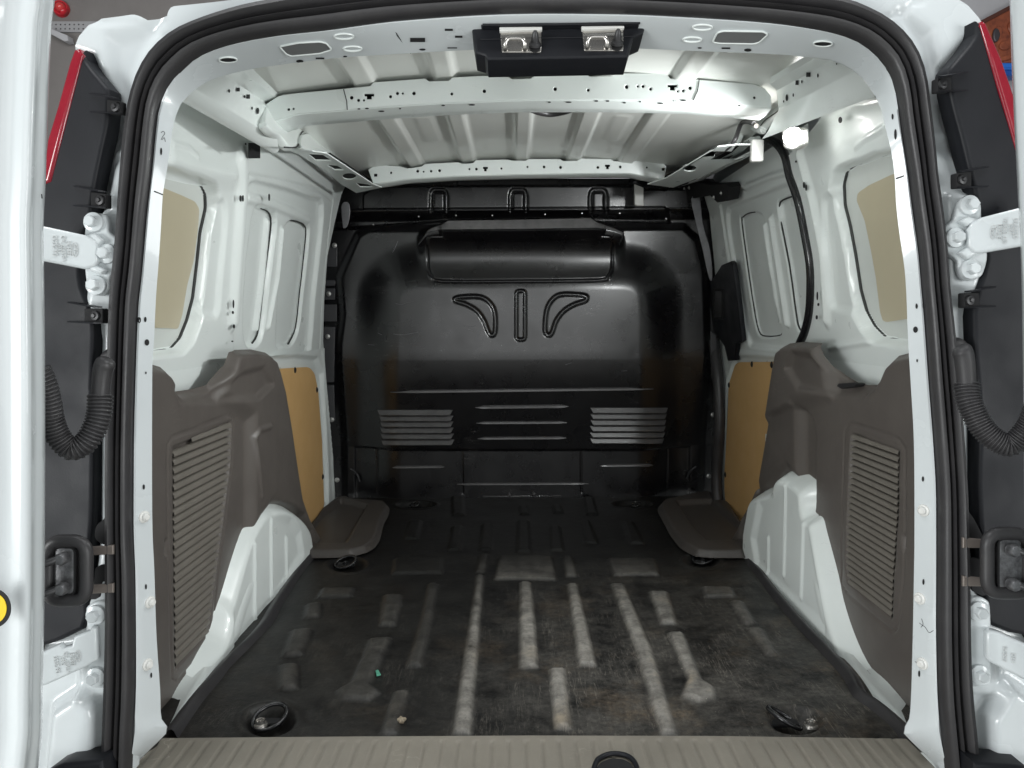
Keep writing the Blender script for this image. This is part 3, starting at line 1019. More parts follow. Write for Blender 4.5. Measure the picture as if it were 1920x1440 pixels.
# ------------------------------------------------------------------ bulkhead
BP = Pl((0, 3.0, 0), (1, 0, 0), (0, -0.06, 1), (0, -1, -0.06))
u = BP.uvs


vs0, vs1 = BP.uv(975, 412)[1], BP.uv(975, 394)[1]
vb0, vb1 = BP.uv(975, 512)[1], BP.uv(975, 440)[1]


def hump(U, V):
    # bulge over the seat backs; below it the sheet runs back under
    body = 0.055 * sstep(0.5 - sdf(U, V, rounded(u([(708, 496), (1238, 496), (1240, 1040), (706, 1040)]), 0.16, 8)) / 0.19)
    w = np.clip(0.60 - V, 0, 0.40)
    lower = -0.20 * np.where(w < 0.16, w * w / 0.32, w - 0.08)
    upper = -0.06 * np.clip(V - 0.56, 0, 0.32)
    edge = -0.018 * sstep(0.5 + sdf(U, V, u([(668, 440), (690, 428), (1285, 424), (1312, 450), (1326, 510), (1328, 650), (1322, 1000), (640, 1000), (638, 780), (634, 645), (640, 590), (632, 520)])) / 0.035)
    lip = 0.075 * np.clip((V - vb0) / (vb1 - vb0), 0, 1.05) ** 2 * sstep(0.5 - sdf(U, V, u(rounded([(790, 436), (1162, 436), (1162, 540), (790, 540)], 20))) / 0.05)
    return body + lower + upper + edge + lip


def pad(U, V):
    return -0.008 * sstep(0.5 - sdf(U, V, u([(660, 845), (1300, 845), (1300, 960), (660, 960)])) / 0.01)


arc = lambda pts: u(smooth(pts, 4))
GL = arc([(855, 559), (870, 556), (900, 556), (918, 566), (928, 585), (929, 618), (924, 627), (917, 622), (908, 600), (895, 582), (875, 570), (856, 564)])
GR = arc([(1097, 555), (1080, 552), (1050, 552), (1034, 562), (1024, 582), (1021, 618), (1027, 627), (1034, 622), (1042, 600), (1056, 582), (1076, 570), (1096, 563)])
GC = rounded(u(rect(968, 545, 984, 635)), 0.012)
feats = [hump, pad,
         f_rib(GL, 0.006, -0.008, 0.008, True), f_rib(GR, 0.006, -0.008, 0.008, True), f_rib(GC, 0.005, -0.007, 0.007, True),
         f_rib(u(smooth([(803, 462), (804, 500), (812, 518), (832, 527), (975, 527), (1120, 525), (1138, 518), (1147, 500), (1148, 462)], 3, False)), 0.004, -0.010, 0.006),
         f_poly(u(rounded([(803, 440), (1148, 440), (1148, 526), (803, 527)], 20)), 0.006, 0.008),
         
         f_poly(u([(600, 300), (1400, 300), (1400, 352), (1212, 352), (1196, 345), (700, 347), (676, 362), (676, 392), (600, 392)]), -0.04, 0.008),
         # dark step under the top strip
         f_poly(u([(600, 392), (1250, 388), (1260, 416), (1000, 410), (830, 412), (690, 424), (600, 430)]), -0.03, 0.012),
         lambda U, V: 0.05 * np.clip((V - vs0) / (vs1 - vs0), 0, 1) * (V < vs1 + 0.004),
         f_rib(u([(703, 848), (704, 930)]), 0.002, -0.004, 0.004), f_rib(u([(866, 846), (867, 928)]), 0.002, -0.004, 0.004), f_rib(u([(1090, 844), (1091, 926)]), 0.002, -0.004, 0.004),
         f_rib(u([(1257, 844), (1257, 926)]), 0.002, -0.004, 0.004)]
for xc in (821, 972, 1124):
    feats.append(f_rib(u([(xc - 15, 394), (xc - 15, 366), (xc - 13, 358), (xc - 9, 354), (xc + 9, 354), (xc + 13, 358), (xc + 15, 366), (xc + 15, 394)]), 0.0065, -0.010, 0.008))
    feats.append(f_poly(u(rect(xc - 9, 360, xc + 9, 394)), 0.004, 0.006))
# light dents and the knock marks
rnd = random.Random(3)
for k in range(10):
    a, b = u([(rnd.uniform(720, 1220), rnd.uniform(500, 680))])[0]
    feats.append(f_gauss(a, b, rnd.uniform(0.02, 0.06), rnd.uniform(0.02, 0.05), rnd.uniform(-0.0012, 0.0012)))
cl = u([(606, 330), (1352, 330), (1352, 952), (606, 952)])
us_, vs_ = [p[0] for p in cl], [p[1] for p in cl]
BULK = stamp('bulkhead', BP, (min(us_), max(us_), min(vs_), max(vs_)), feats, 0.0032, M['black'], VAN, clip=cl)


def bh_at(px, py):
    a, b = BP.uv(px, py)
    U, V = np.array([[a]]), np.array([[b]])
    return float(sum(f(U, V) for f in (hump, pad))[0, 0])


def on_bulk(px, py, extra=0.0):
    h = bh_at(px, py)
    for _ in range(3):
        p = BP.off(h).hit(px, py)
        q = p - BP.o
        a, b = np.array([[q.dot(BP.u)]]), np.array([[q.dot(BP.v)]])
        h = float(hump(a, b)[0, 0] + pad(a, b)[0, 0])
    return BP.off(h + extra).hit(px, py), h


from mathutils.bvhtree import BVHTree


def bvh(o):
    return BVHTree.FromPolygons([v.co.copy() for v in o.data.vertices], [tuple(p.vertices) for p in o.data.polygons])


_bb = bvh(BULK)


def on_bulk(px, py, extra=0.0):
    p, n, i, d = _bb.ray_cast(CAM, ray(px, py).normalized(), 6.0)
    return p + BP.n * extra, 0


def bead(name, x0, y0, x1, y1, hpx, mt, parent, proud=0.006):
    """pressed swage with pointed ends; sits in the bulkhead sheet"""
    _, h = on_bulk((x0 + x1) / 2, (y0 + y1) / 2)
    n = 12
    t3, m3a, b3 = [], [], []
    rows = []
    for k in range(n + 1):
        t = k / n
        x, y = x0 + (x1 - x0) * t, y0 + (y1 - y0) * t
        w = hpx / 2 * min(1, min(t, 1 - t) * (x1 - x0) / 8.0 + 0.05)
        rows.append([on_bulk(x, y - w, -0.002)[0], on_bulk(x, y - w * 0.35, proud * 0.75)[0], on_bulk(x, y + w * 0.45, proud)[0], on_bulk(x, y + w * 0.75, proud * 0.6)[0], on_bulk(x, y + w, -0.002)[0]])
    o = loft(name, rows, mt, parent)
    sharp(o.data, 28)
    return o


for x0, y0, x1, y1, hp in [(731, 735, 1225, 729, 8), (891, 764, 1066, 762, 9), (893, 793, 1063, 792, 7), (896, 822, 1062, 821, 7), (736, 876, 833, 875, 6.5), (1125, 873, 1224, 872, 6.5), (857, 907.5, 1104, 906.5, 5.5)]:
    bead('swage', x0, y0, x1, y1, hp, M['lit_black'], BULK, 0.008)
LV = {'L': [(708, 849, 768.4), (711, 850, 779.2), (713, 850, 790.2), (713, 850.5, 801.5), (714, 851, 812.7), (715, 852, 824)],
      'R': [(1107, 1252, 764.4), (1107, 1250, 775.6), (1107, 1249, 787), (1106.5, 1248, 798.5), (1106, 1247, 810), (1106, 1245, 821.2)]}
for x0, x1, y in LV['L'] + LV['R']:
    hgt = 9.6
    rows = []
    for ya, ex, ins in ((0, 0.0005, 0), (0.5, 0.004, 0.2), (hgt - 1.8, 0.016, 4.5), (hgt - 0.6, 0.0165, 5.5), (hgt, 0.013, 6), (hgt + 0.3, -0.004, 5)):
        rows.append([on_bulk(x0 + ins - 1.0, y + ya, -0.004)[0]] + [on_bulk(x0 + ins + (x1 - x0 - 2 * ins) * q / 10, y + ya, ex)[0] for q in range(11)] + [on_bulk(x1 - ins + 1.0, y + ya, -0.004)[0]])
    o = loft('louvre', rows, M['lit_black'], BULK)
    sharp(o.data, 20)
# small bent beads in the lower corners
for pts in ([(658, 878), (666, 883), (672, 891), (675, 901)], [(1304, 873), (1296, 879), (1290, 887), (1287, 897)]):
    tube('swage', [on_bulk(x, y, 0.012)[0] for x, y in smooth(pts, 3, False)], 0.0045, M['dark_metal'], BULK, 8)
# hood above the blanked window
rowsP = [([(788, 456), (804, 428), (832, 416), (838, 411), (972, 409), (1108, 407), (1114, 412), (1150, 424), (1172, 434), (1166, 452)], 0.0),
         ([(786, 456), (803, 430), (829, 421), (838, 414), (972, 412), (1108, 409), (1117, 416), (1148, 427), (1170, 436), (1165, 453)], 0.03),
         ([(784, 458), (803, 434), (827, 430), (836, 430), (972, 429), (1110, 427), (1120, 427), (1147, 431), (1168, 438), (1164, 454)], 0.048),
         ([(784, 460), (804, 437), (827, 434), (836, 434), (972, 433), (1110, 431), (1120, 431), (1147, 434), (1168, 440), (1164, 456)], 0.050),
         ([(786, 462), (806, 444), (828, 446), (836, 448), (972, 448), (1110, 446), (1120, 445), (1146, 446), (1166, 446), (1162, 458)], 0.02),
         ([(788, 464), (806, 454), (828, 458), (836, 459), (972, 459), (1110, 458), (1120, 457), (1145, 455), (1164, 452), (1160, 460)], -0.01)]
rows = []
for pts, h in rowsP:
    P = resample(pts, 60)
    rows.append([BP.off(0.03 + (h if 0.12 < k / 59 < 0.88 else h * 0.3)).hit(*p) for k, p in enumerate(P)])
hd = loft('hood', rows, M['black'], BULK)
sharp(hd.data, 40)
hd.data.materials.append(mat('lit_ledge_top', (0.20, 0.195, 0.195), 0.4, var=0.7, var_scale=22, var_col=(0.09, 0.09, 0.09)))  # pale top face: light caught by the hood put into its colour
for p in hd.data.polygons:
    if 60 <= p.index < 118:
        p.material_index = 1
# scrapes through the paint
for pts in ([(742, 569), (752, 571), (762, 568), (776, 565)], [(738, 626), (752, 628), (766, 626), (784, 623)], [(708, 624), (716, 628)], [(690, 646), (702, 647)], [(872, 612), (884, 613), (894, 610)], [(1122, 642), (1138, 640)],
            [(1164, 696), (1176, 695)], [(736, 474), (742, 462), (746, 452)], [(1060, 684), (1072, 680)], [(878, 617), (890, 621)]):
    tube('scratch', [on_bulk(x, y, 0.0002)[0] for x, y in smooth(pts, 3, False)], 0.0008, M['grey'], BULK, 5)
# rivets in the dark step, nuts along the floor flange
riv = lathe_mesh('rivet', [(0, 0.004), (0.003, 0.0035), (0.0045, 0.001), (0.0045, -0.003)], 10)
riv.materials.append(M['zinc'])
for x, y in [(785, 406), (855, 404), (923, 404), (1022, 402), (1091, 400), (1162, 400), (1249, 410), (700, 421)]:
    place('rivet', riv, BP.off(-0.022).hit(x, y), BP.n, BULK, scale=0.8)
fh_ = (on_bulk(975, 936)[0] - BP.o).dot(BP.n) + 0.006
fl = plate('floor_flange', BP.off(fh_), [(720, 944), (770, 944), (905, 943), (905, 930), (1052, 929), (1052, 941), (1240, 940), (1240, 946), (1050, 947), (906, 950), (720, 950)], M['black'], BULK, thick=0.02, bevel=0.003)
for x, y in [(775, 945), (873, 944), (955, 928), (1001, 926), (1085, 941), (1187, 940)]:
    place('stud', riv, BP.off(fh_ + 0.002).hit(x, y), BP.n, BULK, M['lit_black'], scale=1.6)
M['grey_dark'] = mat('dark_grey_sheet', (0.06, 0.06, 0.064), 0.4, rough_var=0.08)
# body pillar left of the bulkhead: dark plates and bolts
nut = lathe_mesh('bolt', [(0, 0.006), (0.0035, 0.006), (0.0045, 0.004), (0.0045, 0.003), (0.009, 0.002), (0.0095, 0), (0.0095, -0.002)], 16)
nut.materials.append(M['zinc'])
PP = BP.off(0.02)
for pts in ([(613, 462), (632, 462), (632, 500), (612, 500)], [(608, 525), (628, 525), (628, 536), (608, 536)], [(607, 541), (628, 541), (628, 562), (606, 562)], [(604, 571), (631, 571), (631, 603), (603, 603)],
            [(606, 613), (628, 613), (626, 717), (606, 717)], [(607, 722), (626, 722), (628, 790), (609, 790)]):
    plate('pillar_plate', PP, rounded(pts, 2), M['grey_dark'], VAN, thick=0.008, bevel=0.002)
for x, y in [(627, 460), (616, 551), (614, 631), (622, 787), (632, 900)]:
    place('bolt', nut, PP.off(0.004).hit(x, y), PP.n, VAN)
for x, y in [(1337, 778), (1329, 893)]:
    place('bolt', nut, PP.off(0.004).hit(x, y), PP.n, VAN)
plate('pillar_plate', PP.off(0.03), smooth([(640, 384), (648, 378), (655, 384), (656, 404), (651, 424), (644, 428), (642, 420), (640, 400)], 3), M['grey'], VAN, thick=0.006, bevel=0.002)
plate('pillar_plate', PP.off(0.03), smooth([(1296, 374), (1308, 366), (1314, 378), (1318, 420), (1332, 470), (1336, 520), (1330, 522), (1318, 470), (1306, 420)], 3), M['grey'], VAN, thick=0.006, bevel=0.002)
plate('pillar_plate', PP.off(0.01), rounded([(1332, 620), (1343, 628), (1342, 712), (1334, 712)], 2), M['grey_dark'], VAN, thick=0.006, bevel=0.002)

# ------------------------------------------------------------------ black floor covering
FP = Pl((0, 0, 0), (1, 0, 0), (0, 1, 0), (0, 0, 1))
u = FP.uvs
RAISED = [
    [(894, 1081), (906, 1081), (898, 1165), (891, 1258), (881, 1378), (851, 1378), (868, 1258), (883, 1165)],
    [(976, 1094), (994, 1094), (1002, 1173), (1007, 1253), (976, 1253), (976, 1173)],
    [(1065, 1097), (1081, 1097), (1116, 1250), (1087, 1250)],
    [(1146, 1097), (1168, 1097), (1219, 1218), (1267, 1378), (1240, 1378), (1192, 1218)],
    [(1032, 1257), (1058, 1257), (1068, 1367), (1042, 1367)],
    [(1253, 1189), (1279, 1189), (1313, 1276), (1336, 1290), (1340, 1308), (1310, 1316), (1280, 1306), (1292, 1276)],
    [(1218, 1112), (1250, 1112), (1267, 1171), (1240, 1171)],
    [(1369, 1130), (1390, 1130), (1416, 1171), (1395, 1171)],
    [(1403, 1181), (1427, 1181), (1456, 1229), (1437, 1229)],
    [(694, 1200), (731, 1197), (692, 1285), (712, 1300), (690, 1316), (640, 1312), (632, 1298), (660, 1282)],
    [(722, 1118), (752, 1118), (742, 1173), (713, 1173)],
    [(804, 1097), (820, 1097), (808, 1165), (788, 1250), (764, 1250), (791, 1165)],
    [(574, 1136), (600, 1132), (598, 1158), (572, 1160)],
    [(548, 1186), (582, 1182), (566, 1229), (532, 1232)],
    [(527, 1250), (556, 1248), (556, 1292), (528, 1294)],
    [(847, 933), (868, 933), (870, 967), (850, 967)], [(848, 989), (868, 989), (862, 1033), (842, 1033)], [(905, 985), (922, 985), (920, 1033), (900, 1033)],
    [(974, 950), (989, 950), (992, 966), (976, 966)], [(1036, 948), (1050, 948), (1056, 963), (1040, 963)], [(1095, 934), (1112, 934), (1120, 966), (1100, 966)],
    [(972, 978), (990, 978), (994, 1036), (970, 1036)], [(1032, 989), (1049, 989), (1056, 1034), (1034, 1034)], [(1090, 978), (1104, 978), (1120, 1020), (1098, 1020)],
    [(1168, 980), (1186, 980), (1206, 1020), (1182, 1020)], [(768, 978), (790, 978), (782, 1012), (758, 1012)],
    [(936, 1046), (1034, 1046), (1042, 1088), (928, 1088)],
    [(1055, 1046), (1072, 1046), (1080, 1082), (1062, 1082)], [(900, 1042), (916, 1042), (908, 1075), (894, 1075)],
    [(605, 1106), (664, 1105), (658, 1120), (598, 1122)], [(1316, 1103), (1370, 1104), (1378, 1120), (1322, 1120)],
    [(740, 1050), (830, 1048), (828, 1076), (736, 1078)], [(1140, 1048), (1225, 1050), (1236, 1080), (1150, 1080)],
    [(740, 1300), (764, 1298), (742, 1378), (716, 1378)],
]
SUNK = [(ell(505, 1352, 44, 28, 24), 0.028), (ell(1492, 1352, 46, 24, 24), 0.028), (ell(652, 1060, 34, 14, 20), 0.02), (ell(1316, 1052, 30, 13, 20), 0.02),
        (ell(780, 947, 36, 7, 16), 0.02), (ell(1186, 946, 36, 7, 16), 0.02)]
feats = []
rz = []
for p in RAISED:
    f = f_poly(u(p), 0.0085, 0.013)
    rz.append(f)
    feats.append(f)
for p, d in SUNK:
    feats.append(f_poly(u(p), -d, 0.03))
    a, b = u([(sum(q[0] for q in p) / len(p), sum(q[1] for q in p) / len(p))])[0]
    feats.append(f_rib(u(p), 0.012, 0.008, 0.02, True))
rnd = random.Random(11)
for k in range(60):
    feats.append(f_gauss(rnd.uniform(-0.62, 0.62), rnd.uniform(1.3, 2.9), rnd.uniform(0.02, 0.09), rnd.uniform(0.03, 0.12), rnd.uniform(-0.0022, 0.0022)))


def floor_mat_material():
    m = bpy.data.materials.new('worn_black_vinyl')
    m.use_nodes = True
    nt = m.node_tree
    N, L = nt.nodes, nt.links
    b = N['Principled BSDF']
    b.inputs['Specular IOR Level'].default_value = 0.4
    tc = N.new('ShaderNodeTexCoord')
    at = N.new('ShaderNodeAttribute')
    at.attribute_name = 'rub'
    dd = N.new('ShaderNodeAttribute')
    dd.attribute_name = 'dust'

    def noise(scale, detail=6, rough=0.65, vec=None):
        n = N.new('ShaderNodeTexNoise')
        n.inputs['Scale'].default_value = scale
        n.inputs['Detail'].default_value = detail
        n.inputs['Roughness'].default_value = rough
        L.new(vec or tc.outputs['Object'], n.inputs['Vector'])
        return n.outputs['Fac']

    def ramp(sock, a, b_):
        r = N.new('ShaderNodeMapRange')
        r.inputs['From Min'].default_value = a
        r.inputs['From Max'].default_value = b_
        L.new(sock, r.inputs['Value'])
        return r.outputs[0]

    def mul(a, b_):
        x = N.new('ShaderNodeMath')
        x.operation = 'MULTIPLY'
        for i, s in enumerate((a, b_)):
            if isinstance(s, float): x.inputs[i].default_value = s
            else: L.new(s, x.inputs[i])
        return x.outputs[0]

    def mix(f, a, b_):
        x = N.new('ShaderNodeMix')
        x.data_type = 'RGBA'
        L.new(f, x.inputs['Factor'])
        for k, s in (('A', a), ('B', b_)):
            if isinstance(s, tuple): x.inputs[k].default_value = (*s, 1)
            else: L.new(s, x.inputs[k])
        return x.outputs['Result']
    grain = noise(420, 2)
    patch = noise(5.5, 8, 0.7)
    fine = noise(85, 8, 0.75)
    speck = noise(160, 2)
    c = mix(ramp(patch, 0.4, 0.7), (0.004, 0.0038, 0.0039), (0.010, 0.0098, 0.0094))
    # trodden grey dust, thicker by the doors
    dust = mul(dd.outputs['Fac'], ramp(noise(9, 10, 0.75), 0.38, 0.72))
    dust = mul(dust, ramp(noise(75, 6, 0.8), 0.22, 0.72))
    c = mix(dust, c, (0.21, 0.197, 0.175))
    # brown mud
    mud = mul(mul(dd.outputs['Fac'], ramp(noise(4.2, 8, 0.7), 0.52, 0.70)), ramp(fine, 0.35, 0.65))
    c = mix(mul(mud, 0.65), c, (0.25, 0.185, 0.12))
    # rubbed rib tops
    rub = mul(mul(at.outputs['Fac'], ramp(noise(24, 10, 0.7), 0.22, 0.66)), ramp(fine, 0.05, 0.5))
    c = mix(mul(rub, 0.95), c, (0.38, 0.36, 0.325))
    rub2 = mul(mul(at.outputs['Fac'], ramp(noise(6.0, 6), 0.55, 0.68)), dd.outputs['Fac'])
    c = mix(mul(rub2, 0.7), c, (0.33, 0.26, 0.17))
    # crumbs
    c = mix(mul(mul(ramp(speck, 0.735, 0.76), dd.outputs['Fac']), 0.9), c, (0.42, 0.39, 0.34))
    # long drag marks
    mp = N.new('ShaderNodeMapping')
    mp.inputs['Scale'].default_value = (55, 4, 10)
    mp.inputs['Rotation'].default_value = (0, 0, 0.25)
    L.new(tc.outputs['Object'], mp.inputs['Vector'])
    sc_ = noise(1.0, 5, 0.6, mp.outputs[0])
    r = N.new('ShaderNodeValToRGB')
    e = r.color_ramp.elements
    e[0].position, e[0].color = 0.488, (0, 0, 0, 1)
    e[1].position, e[1].color = 0.5, (1, 1, 1, 1)
    e2 = e.new(0.512)
    e2.color = (0, 0, 0, 1)
    L.new(sc_, r.inputs['Fac'])
    c = mix(mul(mul(mul(r.outputs['Color'], dd.outputs['Fac']), ramp(patch, 0.45, 0.6)), 0.6), c, (0.30, 0.27, 0.23))
    L.new(c, b.inputs['Base Color'])
    rr = N.new('ShaderNodeMapRange')
    rr.inputs['To Min'].default_value = 0.36
    rr.inputs['To Max'].default_value = 0.62
    L.new(patch, rr.inputs['Value'])
    L.new(rr.outputs[0], b.inputs['Roughness'])
    bp = N.new('ShaderNodeBump')
    bp.inputs['Strength'].default_value = 0.35
    bp.inputs['Distance'].default_value = 0.0012
    L.new(grain, bp.inputs['Height'])
    bp2 = N.new('ShaderNodeBump')
    bp2.inputs['Strength'].default_value = 0.4
    bp2.inputs['Distance'].default_value = 0.006
    L.new(noise(16, 5), bp2.inputs['Height'])
    L.new(bp.outputs[0], bp2.inputs['Normal'])
    L.new(bp2.outputs[0], b.inputs['Normal'])
    return m


M['vinyl'] = floor_mat_material()
FLOOR = stamp('floor_covering', FP, (-0.76, 0.76, 1.20, 3.03), feats, 0.005, M['vinyl'], VAN,
              attr={'rub': lambda U, V, H: sum(f(U, V) for f in rz) / 0.0085 * sstep((2.30 - V) / 0.6) * (0.16 + 0.84 * sstep((U + 0.24) / 0.16)) * (0.35 + 0.65 * sstep((0.42 - U) / 0.12)),
                    'dust': lambda U, V, H: sstep((2.45 - V) / 1.1) * (0.25 + 0.75 * sstep((U + 0.22) / 0.4))})
# upturned edge of the covering along the wheel arches
for pts in ([(585, 1040), (574, 1052), (552, 1082), (520, 1132), (500, 1166), (470, 1200), (437, 1230), (404, 1268), (370, 1308), (326, 1372)],
            [(1400, 1040), (1408, 1056), (1425, 1074), (1446, 1104), (1499, 1166), (1547, 1216), (1589, 1262), (1606, 1294), (1640, 1318), (1684, 1356), (1700, 1386)]):
    sx = -1 if pts[0][0] < 900 else 1
    e3 = [FP.off(0.012).hit(*p) for p in resample(smooth(pts, 3, False), 60)]
    rows = [[p + Vector((-sx * 0.010, 0, -0.016)) for p in e3], [p + Vector((-sx * 0.004, 0, -0.008)) for p in e3], [p + Vector((0, 0, 0.001)) for p in e3], [p + Vector((sx * 0.004, 0, 0.004)) for p in e3], [p + Vector((sx * 0.010, 0, 0.003)) for p in e3], [p + Vector((sx * 0.02, 0, -0.006)) for p in e3]]
    o = loft('upturned_edge', rows, M['rubber'], FLOOR)

# side-door step trays
TP = Pl((0, 0, 0.026), (1, 0, 0), (0, 1, 0), (0, 0, 1))
for out_, well in (([(626, 930), (651, 926), (662, 932), (700, 935), (725, 937), (731, 944), (728, 957), (719, 973), (712, 1002), (704, 1014), (691, 1023), (659, 1032), (612, 1034), (570, 1034), (560, 1000), (600, 950)],
                    [(638, 934), (664, 938), (688, 945), (646, 1017), (560, 1017), (600, 960)]),
                   ([(1306, 920), (1332, 918), (1372, 940), (1410, 1000), (1400, 1034), (1335, 1034), (1303, 1031), (1285, 1022), (1274, 1015), (1255, 991), (1246, 973), (1234, 952), (1233, 944), (1240, 934)],
                    [(1269, 938), (1300, 936), (1336, 935), (1420, 1010), (1327, 1012), (1308, 994), (1290, 972)])):
    c_ = TP.uvs(rounded(out_, 5))
    us_, vs_ = [p[0] for p in c_], [p[1] for p in c_]
    fe = [f_poly(TP.uvs(rounded(well, 4)), -0.021, 0.016), lambda U, V, c_=c_: -0.02 * sstep(1 + sdf(U, V, c_) / 0.018)]
    stamp('step_tray', TP, (min(us_), max(us_), min(vs_), max(vs_)), fe, 0.005, M['tray'], VAN, clip=c_)

# sill cover at the back edge of the floor
SP = Pl((0, 0, 0.012), (1, 0, 0), (0, 1, 0), (0, 0, 1))
fe = []
k = -26
while k <= 26:
    xx = k * 0.0277 + 0.01
    fe.append((lambda xx: (lambda U, V: -0.0040 * sstep((0.0022 - np.abs(U - xx)) / 0.003 + 0.5) * sstep((1.225 - V) / 0.01)))(xx))
    k += 1
c_ = SP.uvs([(200, 1500), (246, 1440), (305, 1384), (640, 1381), (1000, 1379), (1350, 1380), (1700, 1385), (1754, 1440), (1800, 1500)])
us_, vs_ = [p[0] for p in c_], [p[1] for p in c_]
fe.append(lambda U, V: -0.012 * sstep((V - 1.235) / 0.02))
SILL = stamp('sill_cover', SP, (min(us_), max(us_), 1.0, max(vs_) - 0.001), fe, 0.0035, M['scuff'], VAN, clip=[(min(us_), 1.0)] + [p for p in c_[1:-1]] + [(max(us_), 1.0)])
lp = rounded([(1112, 1470), (1117, 1440), (1126, 1428), (1145, 1421), (1168, 1422), (1184, 1430), (1192, 1445), (1196, 1470)], 6)
plate('latch_recess', SP.off(0.006), lp, M['dark'], SILL, thick=0.006, bevel=0.002)
tube('recess_rim', offs(SP, SP.uvs(smooth([(1110, 1470), (1116, 1438), (1126, 1426), (1145, 1419), (1168, 1420), (1184, 1428), (1194, 1444), (1198, 1470)], 3, False)), 0.005), 0.004, M['lamp_black'], SILL, 8)

# tie-down rings
for cx, cy, sc_, an in [(506, 1354, 1.0, 0.55), (1470, 1356, 1.0, 2.2), (648, 1060, 1.0, 0.1), (1318, 1052, 1.0, 0.1), (778, 948, 0.6, 0.0), (1192, 948, 0.6, 0.0)]:
    c3 = FP.off(-0.010).hit(cx, cy)
    t = bpy.data.objects.new('tie_down_ring', None)
    COL.objects.link(t)
    t.parent = VAN
    t.location = c3 - VAN.location
    t.scale = (sc_, sc_, sc_)
    ring = []
    for k in range(28):
        a = 2 * math.pi * k / 28
        x, y = 0.030 * math.cos(a), 0.021 * math.sin(a)
        xx, yy = x * math.cos(an) - y * math.sin(an), x * math.sin(an) + y * math.cos(an)
        ring.append((xx, yy, 0.010 + 0.012 * math.sin(a + 0.6)))
    me = tube_mesh('ring', ring, 0.0042, 8, True)
    r_ = link('ring', me, M['black_steel'])
    r_.parent = t
    bm_ = lathe_mesh('bolt', [(0, 0.010), (0.003, 0.010), (0.004, 0.006), (0.007, 0.006), (0.008, 0.010), (0.0085, 0.004), (0.012, 0.003), (0.013, 0.0)], 18)
    b_ = link('bolt', bm_, M['steel'] if cy > 1300 else M['black_steel'])
    b_.parent = t
    b_.location = Vector((-0.012 if cx < 900 else 0.042, -0.014, 0.002)) if cy > 1300 else Vector((0.0, 0, 0))
    me = box_mesh('bracket', 0.05, 0.02, 0.008, 0.003)
    k_ = link('bracket', me, M['dark'])
    k_.parent = t

# ------------------------------------------------------------------ wheel arches and side trims
def arch(side, pts, ribs, edge_dots):
    s = -1 if side == 'L' else 1
    base = Pl((s * 0.705, 0, 0), (0, 1, 0), (0, 0, 1), (-s, 0, 0))
    mid = base.off(0.034)
    f_ = base.off(0.056)
    fe = [f_poly(mid.uvs(smooth(pts, 3)), 0.060, 0.055)]
    for r in ribs:
        fe.append(f_rib(f_.uvs(r), 0.004, 0.006, 0.008))
    fe.append(f_poly(f_.uvs(edge_dots), -0.010, 0.035))
    return stamp('wheel_arch', base, (1.20, 2.32 if side == 'L' else 2.24, -0.08, 0.30 if side == 'L' else 0.37), fe, 0.005, M['paint'], VAN)


ARCH_L = [(588, 1052), (578, 1038), (572, 1000), (566, 982), (552, 964), (533, 951), (515, 947), (497, 952), (478, 968), (458, 1005), (443, 1050), (430, 1095), (414, 1150), (402, 1190), (382, 1226), (350, 1288), (316, 1350), (300, 1400), (500, 1400), (640, 1120)]
ARCH_R = [(1394, 1060), (1398, 1030), (1404, 1000), (1410, 965), (1420, 929), (1454, 918), (1462, 903), (1475, 889), (1510, 911), (1516, 932), (1520, 962), (1533, 974), (1540, 1000), (1561, 1080), (1570, 1126), (1589, 1187), (1615, 1245), (1650, 1292), (1690, 1340), (1720, 1400), (1500, 1400), (1370, 1110)]
arch('L', ARCH_L, [[(512, 975), (513, 1120)], [(540, 1008), (541, 1075)], [(482, 1020), (482, 1160)]], [(470, 1010), (490, 975), (515, 962), (545, 975), (560, 1000), (566, 1040), (500, 1150), (440, 1215), (440, 1120)])
arch('R', ARCH_R, [[(1469, 910), (1466, 1080)], [(1437, 1008), (1437, 1075)], [(1502, 980), (1498, 1120)]], [(1425, 945), (1470, 905), (1500, 920), (1512, 980), (1530, 1080), (1548, 1180), (1490, 1130), (1420, 1060), (1412, 1010)])


# rolled shoulder of each arch: from the trim edge over to the floor edge
for s_, outer, inner in ((-1, [(462, 1006), (446, 1052), (431, 1100), (414, 1152), (402, 1192), (382, 1232), (352, 1286), (326, 1334), (314, 1356)],
                          [(500, 1006), (486, 1058), (474, 1106), (458, 1154), (447, 1194), (434, 1232), (396, 1284), (356, 1332), (326, 1366)]),
                         (1, [(1540, 996), (1552, 1044), (1563, 1090), (1574, 1136), (1591, 1187), (1618, 1245), (1654, 1290), (1688, 1330), (1702, 1352)],
                          [(1508, 1000), (1517, 1050), (1526, 1096), (1536, 1144), (1552, 1196), (1580, 1250), (1622, 1302), (1668, 1344), (1694, 1378)])):
    O_, I_ = resample(smooth(outer, 4, False), 50), resample(smooth(inner, 4, False), 50)
    rows = []
    for k in range(50):
        t = k / 49
        row = []
        for q, xx in ((-0.9, 0.716), (0.0, 0.686), (0.22, 0.672), (0.5, 0.660), (0.78, 0.6535), (1.0, 0.652), (1.1, 0.660)):
            x, y = O_[k] + (I_[k] - O_[k]) * q
            top = float(sstep(np.array(1 - t / 0.3)))
            row.append(Pl((s_ * (xx + 0.012 * top - 0.024 * float(sstep(np.array((t - 0.45) / 0.5)))), 0, 0), (0, 1, 0), (0, 0, 1), (-s_, 0, 0)).hit(x, y))
        rows.append(row)
    loft('arch_shoulder', rows, M['paint'], VAN)


